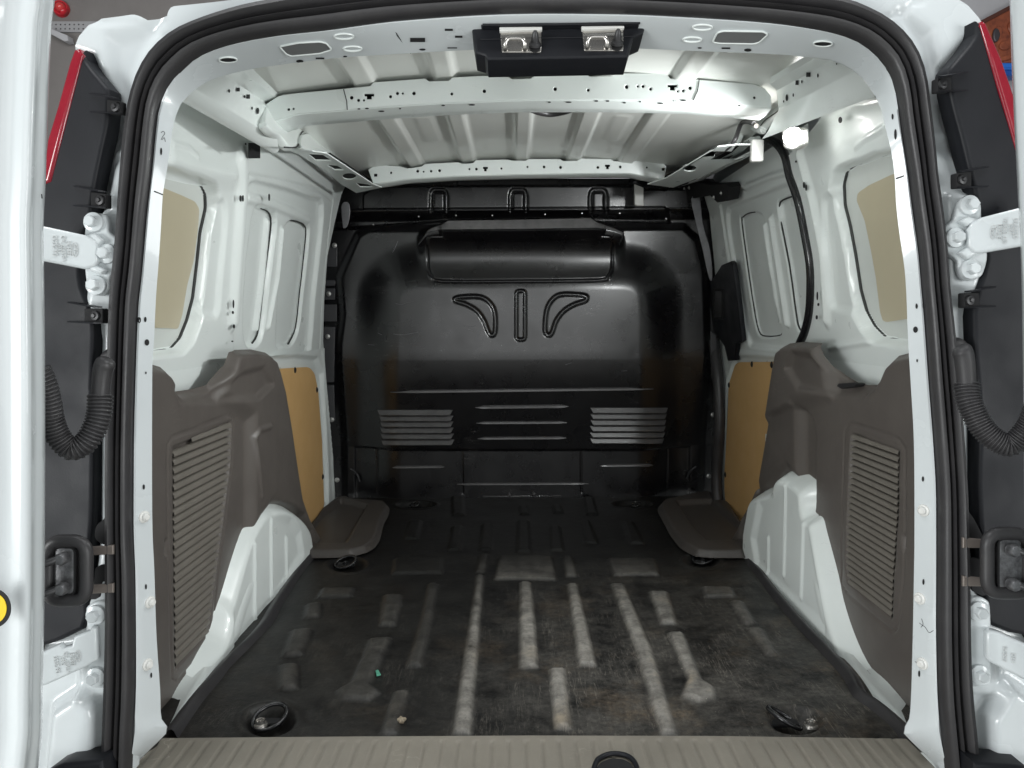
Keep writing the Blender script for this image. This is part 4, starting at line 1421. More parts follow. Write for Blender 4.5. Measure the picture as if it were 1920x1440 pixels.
def side_trim(s, px, feats_px, frame, field, n_slat, soft_px=()):
    pl = Pl((s * 0.683, 0, 0), (0, 1, 0), (0, 0, 1), (-s, 0, 0))
    c_ = pl.uvs(px)
    us_, vs_ = [p[0] for p in c_], [p[1] for p in c_]
    fe = [f(pl) for f in feats_px]
    fe.append(lambda U, V: -0.016 * sstep(1 + sdf(U, V, c_) / 0.016))
    fr = pl.uvs(frame)
    fe.append(f_rib(fr, 0.0015, -0.004, 0.004, True))
    fl_ = pl.uvs(field)
    fe.append(f_poly(fl_, -0.012, 0.006))
    t = stamp('side_trim', pl, (min(us_), max(us_), min(vs_), max(vs_)), fe, 0.0042, M['trim'], VAN, clip=c_)
    # slats of the vent grille
    z0, z1 = min(p[1] for p in fl_), max(p[1] for p in fl_)
    pitch = (z1 - z0) / n_slat
    m = len(fl_)
    for k in range(n_slat):
        zc_ = z0 + (k + 0.5) * pitch
        xs = []
        for i in range(m):
            (a, b), (c, d) = fl_[i], fl_[(i + 1) % m]
            if (b > zc_) != (d > zc_):
                xs.append(a + (c - a) * (zc_ - b) / (d - b))
        if len(xs) < 2:
            continue
        a, b = min(xs) + 0.001, max(xs) - 0.001
        if b - a < 0.02:
            continue
        sec = [(-0.010, -0.46), (-0.0025, -0.40), (0.0005, -0.30), (0.0005, 0.0), (-0.002, 0.26), (-0.0045, 0.36), (-0.010, 0.40)]
        rows = [[pl.to3(x, zc_ + v * pitch, h) for h, v in sec] for x in (a, a + 0.003, b - 0.003, b)]
        o = loft('slat', rows, M['slat'], t)
        sharp(o.data, 40)
    return pl, t


TRIM_L = [(270, 690), (286, 685), (300, 683), (316, 688), (327, 698), (340, 722), (351, 734), (376, 730), (400, 722), (412, 706), (424, 684), (431, 660), (440, 656), (470, 655), (494, 661), (507, 672), (514, 692), (524, 730), (536, 800), (548, 880), (556, 930),
          (570, 968), (590, 1002), (604, 1030), (582, 1048), (576, 1030), (571, 998), (558, 970), (538, 955), (515, 949), (496, 954), (476, 974), (456, 1012), (440, 1060), (426, 1108), (410, 1162), (398, 1198), (376, 1236), (346, 1292), (318, 1346), (300, 1352), (270, 1352)]
tl_pl, TRL = side_trim(-1, TRIM_L,
                       [lambda p: f_poly(p.uvs([(432, 650), (520, 650), (560, 930), (610, 1040), (575, 1040), (560, 970), (500, 940), (460, 1000), (462, 780), (410, 745)]), 0.022, 0.05),
                        lambda p: f_poly(p.uvs([(330, 728), (405, 728), (440, 700), (480, 690), (498, 720), (470, 745), (400, 752), (340, 752)]), -0.010, 0.02),
                        lambda p: f_rib(p.uvs([(492, 800), (470, 806), (464, 822), (468, 870), (474, 930)]), 0.005, 0.006, 0.012),
                        lambda p: f_poly(p.uvs(rect(309, 1012, 314, 1042)), -0.006, 0.003)],
                       rounded([(314, 838), (320, 822), (427, 778), (438, 783), (435, 869), (420, 990), (408, 1080), (396, 1208), (332, 1276), (322, 1270), (314, 937)], 5),
                       [(325, 840), (434, 790), (431, 869), (416, 990), (404, 1080), (391, 1186), (329, 1252), (326, 1000)], 27)
TRIM_R = [(1735, 654), (1706, 658), (1690, 662), (1670, 667), (1655, 682), (1645, 706), (1632, 722), (1610, 722), (1590, 718), (1573, 708), (1556, 690), (1546, 666), (1540, 643), (1505, 641), (1480, 644), (1466, 655), (1459, 690), (1448, 760), (1436, 830), (1424, 900), (1410, 945), (1394, 985), (1374, 1018), (1392, 1046),
          (1397, 1030), (1402, 1000), (1408, 965), (1418, 931), (1453, 919), (1461, 904), (1475, 891), (1508, 912), (1514, 933), (1518, 964), (1532, 974), (1538, 1000), (1560, 1080), (1569, 1126), (1588, 1187), (1614, 1245), (1649, 1290), (1684, 1330), (1700, 1348), (1735, 1350)]
tr_pl, TRR = side_trim(1, TRIM_R,
                       [lambda p: f_poly(p.uvs([(1546, 640), (1455, 640), (1420, 900), (1370, 1030), (1395, 1050), (1420, 920), (1480, 880), (1500, 900), (1500, 760), (1560, 740)]), 0.022, 0.05),
                        lambda p: f_poly(p.uvs([(1640, 726), (1600, 722), (1560, 700), (1530, 665), (1500, 662), (1488, 690), (1510, 725), (1560, 738), (1620, 742)]), -0.012, 0.02),
                        lambda p: f_poly(p.uvs(smooth([(1440, 800), (1476, 768), (1494, 762), (1516, 776), (1528, 810), (1528, 870), (1526, 968), (1500, 1000), (1420, 960)], 3)), -0.014, 0.016),
                        lambda p: f_poly(p.uvs(rect(1692, 1003, 1697, 1032)), -0.006, 0.003)],
                       rounded([(1583, 808), (1590, 798), (1598, 794), (1684, 823), (1697, 842), (1697, 980), (1695, 1080), (1682, 1178), (1675, 1185), (1589, 1113), (1578, 1096), (1580, 940)], 5),
                       [(1596, 815), (1602, 814), (1685, 848), (1683, 960), (1675, 1080), (1672, 1160), (1590, 1092), (1586, 1060), (1590, 937)], 24)
# dark clip on the right trim ledge
pl = tr_pl.off(0.0)
plate('ledge_clip', pl, rounded([(1568, 724), (1571, 719), (1600, 717), (1606, 719), (1602, 725), (1576, 729)], 2), M['dark'], TRR, thick=0.02, bevel=0.002)

# ------------------------------------------------------------------ roof side rails, brackets, header details
def pix(p):
    d = Vector(p) - CAM
    z = d.dot(FWD)
    return (CX + F_PX * d.dot(RIGHT) / z, CY - F_PX * d.dot(UP) / z)


from mathutils.bvhtree import BVHTree
_ro = [o for o in bpy.data.objects if o.name == 'frame_ring'][0]
_bv = BVHTree.FromPolygons([v.co.copy() for v in _ro.data.vertices], [tuple(p.vertices) for p in _ro.data.polygons])
_rs = np.array([tuple(v.co) for v in _ro.data.vertices])
_rp = np.array([pix(c) for c in _rs])


def on_ring(px, py, lift=0.0):
    d = ray(px, py).normalized()
    p, n, i, dist = _bv.ray_cast(CAM, d, 5.0)
    if p is None or p.y > 1.5:
        i = int(np.argmin(np.hypot(_rp[:, 0] - px, _rp[:, 1] - py)))
        p, n = Vector(_rs[i]), Vector((0, -1, 0))
    if n.dot(CAM - p) < 0: n = -n
    return p + n * lift, n


def ring_hole_shade(px, parent, rim=0.0):  # flat dark face on the ring, painted shade of a hole
    P = [on_ring(x, y, 0.0009)[0] for x, y in px]
    me = mesh_np('hole', P, [tuple(range(len(P)))])
    o = link('hole', me, M['dark'], parent, False)
    if rim:
        tube('hole_rim', P, rim, M['paint'], parent, 6, True)
    return o


RING = [o for o in bpy.data.objects if o.name == 'frame_ring'][0]
for cx, cy, rx, ry in [(427, 111, 17, 5), (1543, 81, 18, 5)]:
    ring_hole_shade(ell(cx, cy, rx, ry, 20), RING, 0.0013)
grey_in = mat('inner_sheet', (0.16, 0.165, 0.165), 0.5)
for pts in ([(524, 86), (560, 79), (600, 77), (612, 80), (622, 92), (600, 99), (546, 104), (536, 100)], [(1336, 78), (1345, 60), (1356, 57), (1430, 58), (1440, 63), (1424, 78), (1412, 81), (1350, 80)]):
    P = [on_ring(x, y, 0.001)[0] for x, y in rounded(pts, 4)]
    o = link('access_hole', mesh_np('access_hole', P, [tuple(range(len(P)))]), grey_in, RING, False)
    tube('hole_rim', P, 0.0014, M['paint'], RING, 6, True)
for pts in (rect(769, 70, 797, 78), rect(834, 53, 849, 57), rect(853, 66, 867, 70), rect(839, 88, 857, 90), rect(592, 107, 608, 110), ell(562, 114, 7, 3, 12), ell(792, 92, 6, 2, 12), ell(647, 105, 4, 1.5, 10),
            rect(1353, 88, 1369, 91), ell(1402, 93, 7, 3, 12), ell(1312, 89, 4, 1.5, 10)):
    ring_hole_shade(pts, RING)
for cx, cy, rx, ry in [(645, 68, 18, 5), (661, 91, 17, 4.5), (1317, 51, 18, 5), (1298, 74, 17, 4.5)]:
    P = [on_ring(x, y, 0.0003)[0] for x, y in ell(cx, cy, rx, ry, 28)]
    tube('emboss', P, 0.0016, M['paint'], RING, 6, True)
P = [on_ring(x, y, 0.0)[0] for x, y in [(731, 37), (745, 66), (762, 102)]]
tube('seam', P, 0.0011, M['sealant'], RING, 5)
P = [on_ring(x, y, 0.0)[0] for x, y in [(276, 355), (290, 359), (305, 365)]]
tube('seam', P, 0.0012, M['sealant'], RING, 5)
P = [on_ring(x, y, 0.0)[0] for x, y in [(1680, 335), (1694, 330), (1707, 326)]]
tube('seam', P, 0.0012, M['sealant'], RING, 5)
for cx, cy, rx, ry in [(261, 600, 3, 5.5), (272, 599, 2.5, 5), (275, 642, 4.5, 6), (269, 913, 2.2, 5), (302, 284, 2, 7), (273, 699, 1.5, 2.5), (273, 1100, 1.8, 5), (283, 1266, 1.8, 5), (1719, 574, 2.2, 5), (1731, 573, 2.5, 5.5),
                       (1717, 618, 4.5, 6), (1731, 898, 2.2, 5), (1679, 252, 2.5, 10), (1674, 219, 2, 5.5), (1732, 1091, 2, 5.5), (1724, 1263, 2, 6), (1720, 676, 1.5, 3), (1641, 183, 1.5, 4)]:
    ring_hole_shade(ell(cx, cy, rx, ry, 14), RING)
bump_me = lathe_mesh('bump_stop', [(0, 0.008), (0.004, 0.008), (0.006, 0.006), (0.0065, 0.003), (0.009, 0.002), (0.0095, 0)], 14)
bump_me.materials.append(M['white_plastic'])
for x, y in [(270, 969), (281, 1129), (276, 1246), (1732, 957), (1725, 1122), (1730, 1244)]:
    p, n = on_ring(x, y)
    place('bump_stop', bump_me, p, n, RING)
# pen and wear scribbles on the paint
for pts in ([(302, 249), (306, 246), (309, 250), (305, 256), (302, 262)], [(304, 262), (308, 258), (310, 266)], [(1724, 1168), (1729, 1172), (1735, 1176), (1742, 1186), (1750, 1182)], [(1716, 1240), (1724, 1246), (1732, 1242)], [(1728, 1160), (1731, 1170), (1727, 1176)]):
    tube('scuff_mark', [on_ring(x, y, 0.0002)[0] for x, y in smooth(pts, 3, False)], 0.0004, M['dark_metal'], RING, 5)

# longitudinal rails under the roof edge
def cant(s):
    return Pl((s * 0.585, 0, 1.165), (0, 1, 0), (s * 0.5, 0, 1), (-s, 0, -0.5 * 1))


CL_, CR_ = cant(-1), cant(1)
def hole_shade_on(o, polys, lift=0.0008):  # lays flat dark faces on a sheet for the shade in holes
    t = bvh(o)
    for poly in polys:
        P = []
        for x, y in poly:
            p, n, i, d = t.ray_cast(CAM, ray(x, y).normalized(), 6.0)
            if p is None:
                break
            if n.dot(CAM - p) < 0: n = -n
            P.append(p + n * lift)
        if len(P) == len(poly):
            link('hole', mesh_np('hole', P, [tuple(range(len(P)))]), M['dark'], o, False)


def rear_rail(start, end, Y0, Y1):
    """box rail from the door frame to the roof bow: bottom, holed face, flange"""
    rows = []
    n = 16
    A = [atY(x, y, Y0) for x, y in start]
    B = [atY(x, y, Y1) for x, y in end]
    for k in range(-3, n + 1):
        t = k / n
        P = [p.lerp(q, t) for p, q in zip(A, B)]
        R = [P[0] + (P[0] - P[1]) * 0.6 + Vector((0, 0, 0.01)), P[0]]
        for i in range(1, len(P)):
            e = 0.06
            if i < len(P) - 1:
                R += [P[i].lerp(P[i - 1], e), P[i], P[i].lerp(P[i + 1], e)]
            else:
                R.append(P[i])
        rows.append(R)
    o = loft('roof_rail', rows, M['paint'], VAN)
    sharp(o.data, 45)
    return o


rl = rear_rail([(346, 186), (368, 168), (424, 143), (457, 134), (470, 126)], [(520, 286), (532, 268), (498, 192), (517, 184), (522, 176)], 1.36, 1.71)
side_holes_L = [ell(429, 170, 2, 3.5, 10), rect(443, 164, 449, 171), ell(458, 181, 1.6, 3, 10), rect(462, 177, 468, 185), ell(472, 203, 1.6, 3, 10), ell(483, 208, 2.4, 6, 12)]
hole_shade_on(rl, side_holes_L)
plate('rail_bracket', CL_.off(0.022), smooth([(500, 196), (512, 190), (535, 200), (552, 226), (586, 222), (604, 232), (594, 244), (566, 252), (562, 268), (556, 276), (544, 276), (528, 256), (512, 246), (498, 226)], 3), M['paint'], VAN, thick=0.02, bevel=0.005)
tube('seam', [CL_.off(0.0235).hit(x, y) for x, y in smooth([(533, 276), (556, 276), (562, 262), (566, 248), (584, 243), (598, 237)], 3, False)], 0.0016, M['sealant'], VAN, 6)
ring_like = [CL_.off(0.0235).hit(x, y) for x, y in ell(534, 229, 11, 4.5, 16)]
link('hole', mesh_np('hole', ring_like, [tuple(range(16))]), M['dark'], bow, False)
# front section of the left rail: inner face with slots and the bottom with big openings
plate('roof_rail', CL_.off(0.03), smooth([(566, 252), (590, 250), (610, 253), (622, 266), (650, 284), (690, 308), (712, 322), (708, 344), (690, 344), (664, 326), (634, 304), (606, 284), (584, 282), (566, 276)], 2), M['paint'], VAN,
      holes=[ell(628, 279, 2, 5, 10), ell(615, 262, 1.3, 2, 8), rect(701, 326, 706, 331), ell(642, 296, 1.2, 2, 8), ell(650, 300, 1.2, 2, 8)], thick=0.012, bevel=0.004)
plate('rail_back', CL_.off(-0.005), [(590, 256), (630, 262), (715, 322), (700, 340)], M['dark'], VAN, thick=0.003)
tube('roof_flange', [roofP.off(0.01).hit(x, y) for x, y in [(622, 232), (650, 258), (684, 290)]], 0.010, M['paint'], VAN, 8)
BPL = Pl((0, 0, 1.135), (1, 0, 0), (0, 1, 0), (0, 0, -1))
plate('rail_bottom', BPL, [(530, 278), (560, 280), (612, 288), (700, 346), (716, 352), (668, 362), (640, 346), (606, 318), (560, 290)], M['paint'], VAN,
      holes=[[(577, 289), (606, 291), (622, 302), (592, 301)], [(611, 309), (632, 311), (646, 319), (628, 319)], ell(655, 331, 13, 6, 14), [(666, 343), (690, 346), (700, 351), (676, 351)]], thick=0.004, bevel=0.001)
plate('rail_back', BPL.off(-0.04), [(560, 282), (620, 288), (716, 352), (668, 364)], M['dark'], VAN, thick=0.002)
# right rail
side_holes_R = [rect(1512, 135, 1520, 144), ell(1534, 141, 1.6, 4, 10), rect(1492, 150, 1498, 159), ell(1504, 153, 1.4, 3, 10), ell(1476, 183, 2.4, 6.5, 12), ell(1488, 178, 1.4, 3.5, 10), ell(1470, 190, 1.2, 2.5, 8), ell(1569, 119, 1.2, 2, 8)]
rl = rear_rail([(1622, 172), (1590, 140), (1556, 116), (1524, 111), (1512, 104)], [(1440, 246), (1460, 206), (1456, 170), (1436, 162), (1430, 154)], 1.36, 1.71)
hole_shade_on(rl, side_holes_R)
plate('rail_bracket', CR_.off(0.022), smooth([(1435, 166), (1455, 168), (1465, 178), (1466, 196), (1462, 206), (1440, 222), (1426, 236), (1420, 246), (1404, 242), (1398, 224), (1410, 206), (1436, 200), (1446, 188)], 3), M['paint'], VAN, thick=0.02, bevel=0.005)
tube('seam', [CR_.off(0.024).hit(x, y) for x, y in smooth([(1424, 156), (1450, 166), (1463, 172), (1466, 190), (1461, 206), (1436, 224), (1426, 236)], 3, False)], 0.0014, M['sealant'], VAN, 6)
P = [CR_.off(0.026).hit(x, y) for x, y in ell(1420, 206, 11, 4, 16)]
link('hole', mesh_np('hole', P, [tuple(range(16))]), M['dark'], bow, False)
plate('roof_rail', CR_.off(0.03), smooth([(1388, 232), (1360, 226), (1344, 224), (1335, 236), (1312, 262), (1280, 288), (1252, 300), (1238, 312), (1240, 334), (1262, 330), (1292, 314), (1330, 284), (1350, 274), (1380, 270)], 2), M['paint'], VAN,
      holes=[ell(1323, 264, 1.8, 5, 10), rect(1240, 316, 1246, 321), ell(1309, 270, 1.2, 2, 8), ell(1294, 282, 1.2, 2, 8), ell(1249, 312, 1, 1.8, 8)], thick=0.012, bevel=0.004)
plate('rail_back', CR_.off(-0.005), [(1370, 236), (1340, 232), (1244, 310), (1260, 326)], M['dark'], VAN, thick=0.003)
tube('roof_flange', [roofP.off(0.01).hit(x, y) for x, y in [(1330, 214), (1300, 244), (1262, 284)]], 0.010, M['paint'], VAN, 8)
plate('rail_bottom', BPL, [(1410, 272), (1380, 272), (1332, 284), (1250, 334), (1214, 346), (1262, 352), (1310, 334), (1380, 300), (1420, 286)], M['paint'], VAN,
      holes=[[(1345, 276), (1380, 272), (1372, 284), (1336, 284)], [(1316, 294), (1340, 293), (1328, 302), (1306, 303)], ell(1293, 316, 13, 6, 14)], thick=0.004, bevel=0.001)
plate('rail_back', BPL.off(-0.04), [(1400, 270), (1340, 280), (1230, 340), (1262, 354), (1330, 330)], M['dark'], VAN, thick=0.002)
# white track cover over the sliding door, black carriage under it
TK = WR.off(0.085)
plate('track_cover', TK, [(1204, 343), (1240, 338), (1277, 331), (1310, 319), (1345, 300), (1372, 285), (1392, 266), (1404, 258), (1408, 268), (1408, 286), (1380, 300), (1356, 311), (1303, 340), (1270, 350), (1206, 358)], M['paint'], VAN,
      holes=[ell(1231, 352, 1.2, 1.5, 8), ell(1259, 346, 1.2, 1.8, 8)], thick=0.03, bevel=0.004)
plate('door_carriage', WR.off(0.03), [(1206, 358), (1270, 350), (1306, 341), (1330, 346), (1362, 344), (1366, 352), (1362, 376), (1344, 380), (1330, 366), (1300, 372), (1262, 380), (1206, 378)], M['dark'], VAN, thick=0.04, bevel=0.003)
for x, y in [(1283, 354), (1292, 352), (1338, 370), (1352, 362)]:
    place('bolt', nut, WR.off(0.033).hit(x, y), WR.n, VAN, scale=0.7)
plate('end_cap', BP.off(0.10), [(1190, 345), (1207, 352), (1207, 386), (1196, 386), (1190, 384)], M['white_plastic'], VAN, thick=0.02, bevel=0.003)

# cables under the roof
tube('cable', [roofP.off(0.03).hit(x, y) for x, y in smooth([(982, 196), (990, 202), (1006, 209), (1024, 213), (1040, 213), (1060, 209), (1076, 203), (1090, 194)], 4, False)], 0.0075, M['rubber'], VAN, 10)
tube('cable', [roofP.off(0.012).hit(x, y) for x, y in [(884, 202), (930, 201), (966, 199)]], 0.0018, M['dark'], VAN, 6)
tube('cable', [CR_.off(0.05).hit(x, y) for x, y in smooth([(1340, 203), (1370, 205), (1395, 213), (1408, 224), (1418, 236)], 4, False)], 0.0055, mat('cable_tape', (0.10, 0.09, 0.075), 0.6), VAN, 8)
tube('cable', [CR_.off(0.055).hit(x, y) for x, y in smooth([(1414, 232), (1400, 228), (1390, 232), (1384, 246), (1378, 262), (1366, 276), (1340, 292), (1290, 320), (1236, 340)], 4, False)], 0.0055, M['rubber'], VAN, 8)

# interior lamp on the right and the white box beside it
LP = WR.off(0.075)
lamp = bpy.data.objects.new('interior_lamp', None)
COL.objects.link(lamp)
lamp.parent = VAN
lc_ = LP.hit(1484, 258)
lamp.location = lc_ - VAN.location
hs = plate('lamp_housing', LP, rounded([(1464, 238), (1499, 242), (1501, 275), (1487, 284), (1469, 279)], 6), M['white_plastic'], lamp, thick=0.02, bevel=0.004)
plate('lens', LP.off(0.003), ell(1484, 258, 17, 18, 28), M['lit'], lamp, thick=0.012, bevel=0.005)
pt = bpy.data.lights.new('lamp_glow', 'AREA')
pt.shape = 'DISK'
pt.size = 0.05
pt.energy = 5.6
pt.spread = math.radians(150)
pt.color = (0.97, 1.0, 1.0)
po = bpy.data.objects.new('lamp_glow', pt)
COL.objects.link(po)
po.location = LP.off(0.05).hit(1478, 268)
po.rotation_euler = Vector((-0.84, 0.45, -0.32)).to_track_quat('-Z', 'Y').to_euler()
bx = box_mesh('sensor_box', 0.030, 0.020, 0.053, 0.004, 3)
o = link('sensor_box', bx, M['white_plastic'], VAN)
o.location += TK.off(0.01).hit(1419, 283)

# latch housing with the two strikers in the header
LH = Pl((0, 1.175 - 0.25 * 1.10, 0), (1, 0, 0), (0, 0.25, 1), (0, -1, 0.25))
lh = plate('latch_housing', LH, [(880, 0), (1224, 0), (1219, 24), (1206, 62), (1188, 70), (1177, 107), (914, 112), (909, 104), (892, 99), (884, 50)], M['lamp_black'], VAN, thick=0.05, bevel=0.004)
plate('ledge', LH.off(0.010), [(898, 2), (1208, 2), (1202, 40), (1198, 46), (904, 49), (900, 44)], M['lamp_black'], lh, thick=0.012, bevel=0.003)
tube('ridge', [LH.off(0.001).hit(x, y) for x, y in [(900, 74), (1040, 71), (1190, 68)]], 0.0012, M['lamp_black'], lh, 6)
tube('ridge', [LH.off(0.012).hit(x, y) for x, y in [(905, 47), (1040, 46), (1200, 43)]], 0.002, M['lamp_black'], lh, 6)
stk = bpy.data.meshes
for x0, y0 in ((937, 50), (1091, 47)):
    sp = plate('striker_plate', LH.off(0.002), rounded([(x0, y0 + 3), (x0 + 78, y0 + 2), (x0 + 78, y0 + 48), (x0 + 4, y0 + 48)], 3), M['steel'], lh, thick=0.004, bevel=0.001)
    plate('striker_lip', LH.off(0.007), rounded([(x0 - 1, y0), (x0 + 79, y0 - 2), (x0 + 80, y0 + 5), (x0, y0 + 8)], 2), M['white_plastic'], lh, thick=0.008, bevel=0.001)
    lp_ = []
    for (x, y, h) in [(10, 42, 0.0), (10, 40, 0.012), (11, 30, 0.017), (16, 23, 0.018), (30, 22, 0.018), (42, 23, 0.018), (47, 30, 0.017), (47, 40, 0.012), (47, 42, 0.0)]:
        lp_.append(LH.off(0.002 + h).hit(x0 + x, y0 + y))
    tube('striker', smooth(lp_, 3, False) and [Vector(p) for p in smooth([tuple(q) for q in lp_], 3, False)], 0.0034, M['steel'], lh, 10)
    for xx in (10, 47):
        place('striker_washer', lathe_mesh('washer', [(0, 0.002), (0.005, 0.002), (0.0055, 0)], 14), LH.off(0.002).hit(x0 + xx, y0 + 41), LH.n, lh, M['steel'])
    place('plunger', lathe_mesh('plunger', [(0, 0.022), (0.002, 0.022), (0.004, 0.019), (0.0055, 0.012), (0.006, 0.006), (0.009, 0.003), (0.0092, 0)], 16), LH.off(0.002).hit(x0 + 66, y0 + 36), LH.n + Vector((0, 0, 0.9)), lh, M['dark_metal'])
    link('plunger_hole', mesh_np('ph', [LH.off(0.0032).hit(x, y) for x, y in ell(x0 + 66, y0 + 36, 11, 13, 18)], [tuple(range(18))]), M['dark'], lh, False)
plate('hole', WL.off(0.022), rect(467, 268, 488, 297), M['dark'], wl, thick=0.002)  # flat dark plate, a hole's shade put into its colour
for sP, prt, lst in ((WL, wl, [(456, 372, 1, 6), (451, 372, 0.8, 6), (505, 370, 1.2, 7), (438, 570, 1, 8), (437, 586, 1.3, 3), (439, 612, 1.5, 4), (461, 270, 1, 2), (436, 640, 1.4, 1.4)]),
                     (WR, None, [(1507, 347, 1.4, 6), (1511, 352, 1, 6), (1532, 555, 1, 8), (1534, 571, 1.3, 3), (1531, 595, 1.5, 4), (1492, 303, 1, 2), (1575, 225, 3, 6)])):
    for x, y, rx, ry in lst:
        plate('hole', sP.off(0.014), ell(x, y, rx + 0.4, ry, 10), M['dark'], prt or VAN, thick=0.001)  # small dark plates painted as the shade in wall holes

# slots and dimples under the bow, joints of its end sleeves
hole_shade_on(bow, [ell(x, y, rx, 1.4, 10) for x, y, rx in [(673, 204, 3), (688, 203, 4), (715, 208, 6), (750, 203, 2), (831, 197, 3.5), (885, 196, 6), (1030, 191, 3), (1066, 191, 6), (1118, 189, 3.5), (1139, 189, 3.5), (1171, 192, 3), (1200, 190, 2), (1238, 193, 6), (1265, 189, 4), (1281, 188, 6), (1386, 198, 3)]])
for pts in ([(644, 167), (650, 190), (651, 206)], [(1311, 149), (1308, 170), (1300, 188)]):
    tube('seam', [bowF.off(0.0005).hit(x, y) for x, y in pts], 0.0011, M['sealant'], bow, 5)

# ------------------------------------------------------------------ tail lamps
def Yp(Y, tx=0.0, tz=0.04):
    return Pl((0, Y, 0), (1, tx, 0), (0, tz, 1), (0, -1, 0))


TLP = Yp(1.115)
tab_fr = {}


def tail_lamp(px, lens, tabs, s, marks):
    t = bpy.data.objects.new('tail_lamp', None)
    COL.objects.link(t)
    t.parent = VAN
    t.location = -VAN.location
    tl = Pl(TLP.hit(*marks), (1, 0.25 * s, 0), (0, 0.04, 1), (0, -1, 0))
    plate('lamp_housing', tl, smooth(px, 2), M['lamp_black'], t, thick=0.03, bevel=0.006, res=3)
    pl = tl.off(0.004)
    plate('lens', pl, lens, M['red'], t, thick=0.02, bevel=0.005, res=3)
    for x0, y0, x1, y1, fl in tabs:
        tp = tl.off(0.006)
        tb = plate('mounting_tab', tp, rounded([(x0, y0), (x1, y0 + fl), (x1, y1 + fl * 0.4), (x0, y1)], 3), M['dark'], t, thick=0.012, bevel=0.001)
        # two ribs bracing the tab
        for yy, e in ((y0 - 1, 0), (y1 + 1, 1)):
            q = [tp.off(0.0).hit(x0 - s * 0, yy), tp.off(0.016).hit(x1 if s < 0 else x0, yy + fl * (0.5 if s < 0 else 0)), tp.off(0.016).hit(x0 if s < 0 else x1, yy + (0 if s < 0 else fl)), ]
            ex = (x0 - 32) if s < 0 else (x1 + 32)
            P = [tp.off(-0.004).hit(ex, yy - 9 * (1 if e == 0 else 0.3)), tp.off(0.022).hit((x0 + x1) / 2, yy), tp.off(0.022).hit(x1 if s < 0 else x0, yy + (fl * 0.6 if s < 0 else 0)), tp.off(-0.004).hit(x1 if s < 0 else x0, yy + (fl * 0.6 if s < 0 else 0))]
            me = mesh_np('brace', P + [p + Vector((0, 0, 0.002)) for p in P], [(0, 1, 2, 3), (7, 6, 5, 4), (0, 4, 5, 1), (1, 5, 6, 2), (2, 6, 7, 3), (3, 7, 4, 0)])
            link('brace', me, M['lamp_black'], t, False)
        place('screw', nut, tp.off(0.002).hit((x0 + x1) / 2 + 3 * (-s), (y0 + y1) / 2 + fl * 0.5), tp.n, t, M['dark_metal'], scale=0.75)
    return tl, t


tail_lamp([(40, 330), (88, 330), (149, 104), (158, 110), (171, 129), (198, 161), (203, 174), (200, 230), (190, 277), (174, 354), (168, 400), (150, 470), (148, 520), (158, 555), (169, 582), (174, 626), (170, 726), (173, 766), (171, 951), (168, 1005), (160, 1120), (154, 1180), (60, 1218), (40, 1218)],
          [(80, 345), (84, 290), (87, 262), (106, 200), (129, 116), (138, 92), (146, 90), (153, 102), (92, 340)],
          [(200, 186, 226, 212, 3), (170, 360, 198, 388, 3), (158, 578, 192, 606, 0)], -1, (140, 500))
tail_lamp([(1990, 300), (1916, 300), (1842, 46), (1832, 62), (1818, 84), (1786, 122), (1780, 132), (1780, 150), (1789, 198), (1803, 250), (1816, 303), (1832, 369), (1846, 430), (1853, 487), (1837, 539), (1828, 592), (1832, 677), (1838, 740), (1840, 820), (1837, 911), (1842, 1000), (1850, 1120), (1857, 1172), (1940, 1195), (1990, 1190)],
          [(1840, 46), (1844, 38), (1850, 42), (1879, 108), (1897, 160), (1908, 195), (1922, 300), (1914, 302), (1894, 228), (1870, 148)],
          [(1758, 146, 1784, 172, -3), (1794, 324, 1822, 352, -3), (1808, 549, 1836, 577, 0)], 1, (1880, 500))

# ------------------------------------------------------------------ hinges
bolt_me = join_meshes('hinge_bolt', [lathe_mesh('head', [(0, 0.0165), (0.0072, 0.0165), (0.0086, 0.0150), (0.0086, 0.0045)], 6),
                                     lathe_mesh('washer', [(0.006, 0.0062), (0.0095, 0.0058), (0.0140, 0.0042), (0.0146, 0.002), (0.0146, -0.002)], 24)])
bolt_me.materials.append(M['paint_out'])
HPL = Yp(1.098)
EMB_SHADE = mat('emboss_shade_paint', (0.58, 0.60, 0.60), 0.35)  # hinge paint darkened, the shade of raised markings put into its colour


def hinge(mount, arm, bolts, lines, s, arm_pl, logo=None, gus=()):
    h = bpy.data.objects.new('door_hinge', None)
    COL.objects.link(h)
    h.parent = VAN
    h.location = -VAN.location
    plate('mounting_plate', HPL, smooth(mount, 3), M['paint_out'], h, thick=0.014, bevel=0.004, res=3)
    plate('arm', arm_pl, arm, M['paint_out'], h, thick=0.016, bevel=0.004, res=3)
    for g in gus:
        plate('gusset', HPL.off(0.012), g, M['paint_out'], h, thick=0.014, bevel=0.005, res=3)
    for x, y in bolts:
        place('bolt', bolt_me, HPL.off(0.001).hit(x, y), HPL.n, h, spin=random.random())
    for x, y, txt, size, an in lines:
        me = text_mesh('marking', txt, size * 0.62, 0.0007)
        p = arm_pl.off(0.0008).hit(x, y)
        o = link('marking', me, EMB_SHADE, h, False)
        X = (arm_pl.u * math.cos(an) + arm_pl.v * math.sin(an))
        Z = arm_pl.n
        Yv = Z.cross(X)
        o.rotation_euler = Matrix((X, Yv, Z)).transposed().to_euler()
        o.location = p - offset_of(h)
    if logo:
        x, y, rx, ry, txt = logo
        tube('emblem', offs(arm_pl, arm_pl.uvs(ell(x, y, rx, ry, 24, 0.05 * s)), 0.0006), 0.0006, EMB_SHADE, h, 5, True)


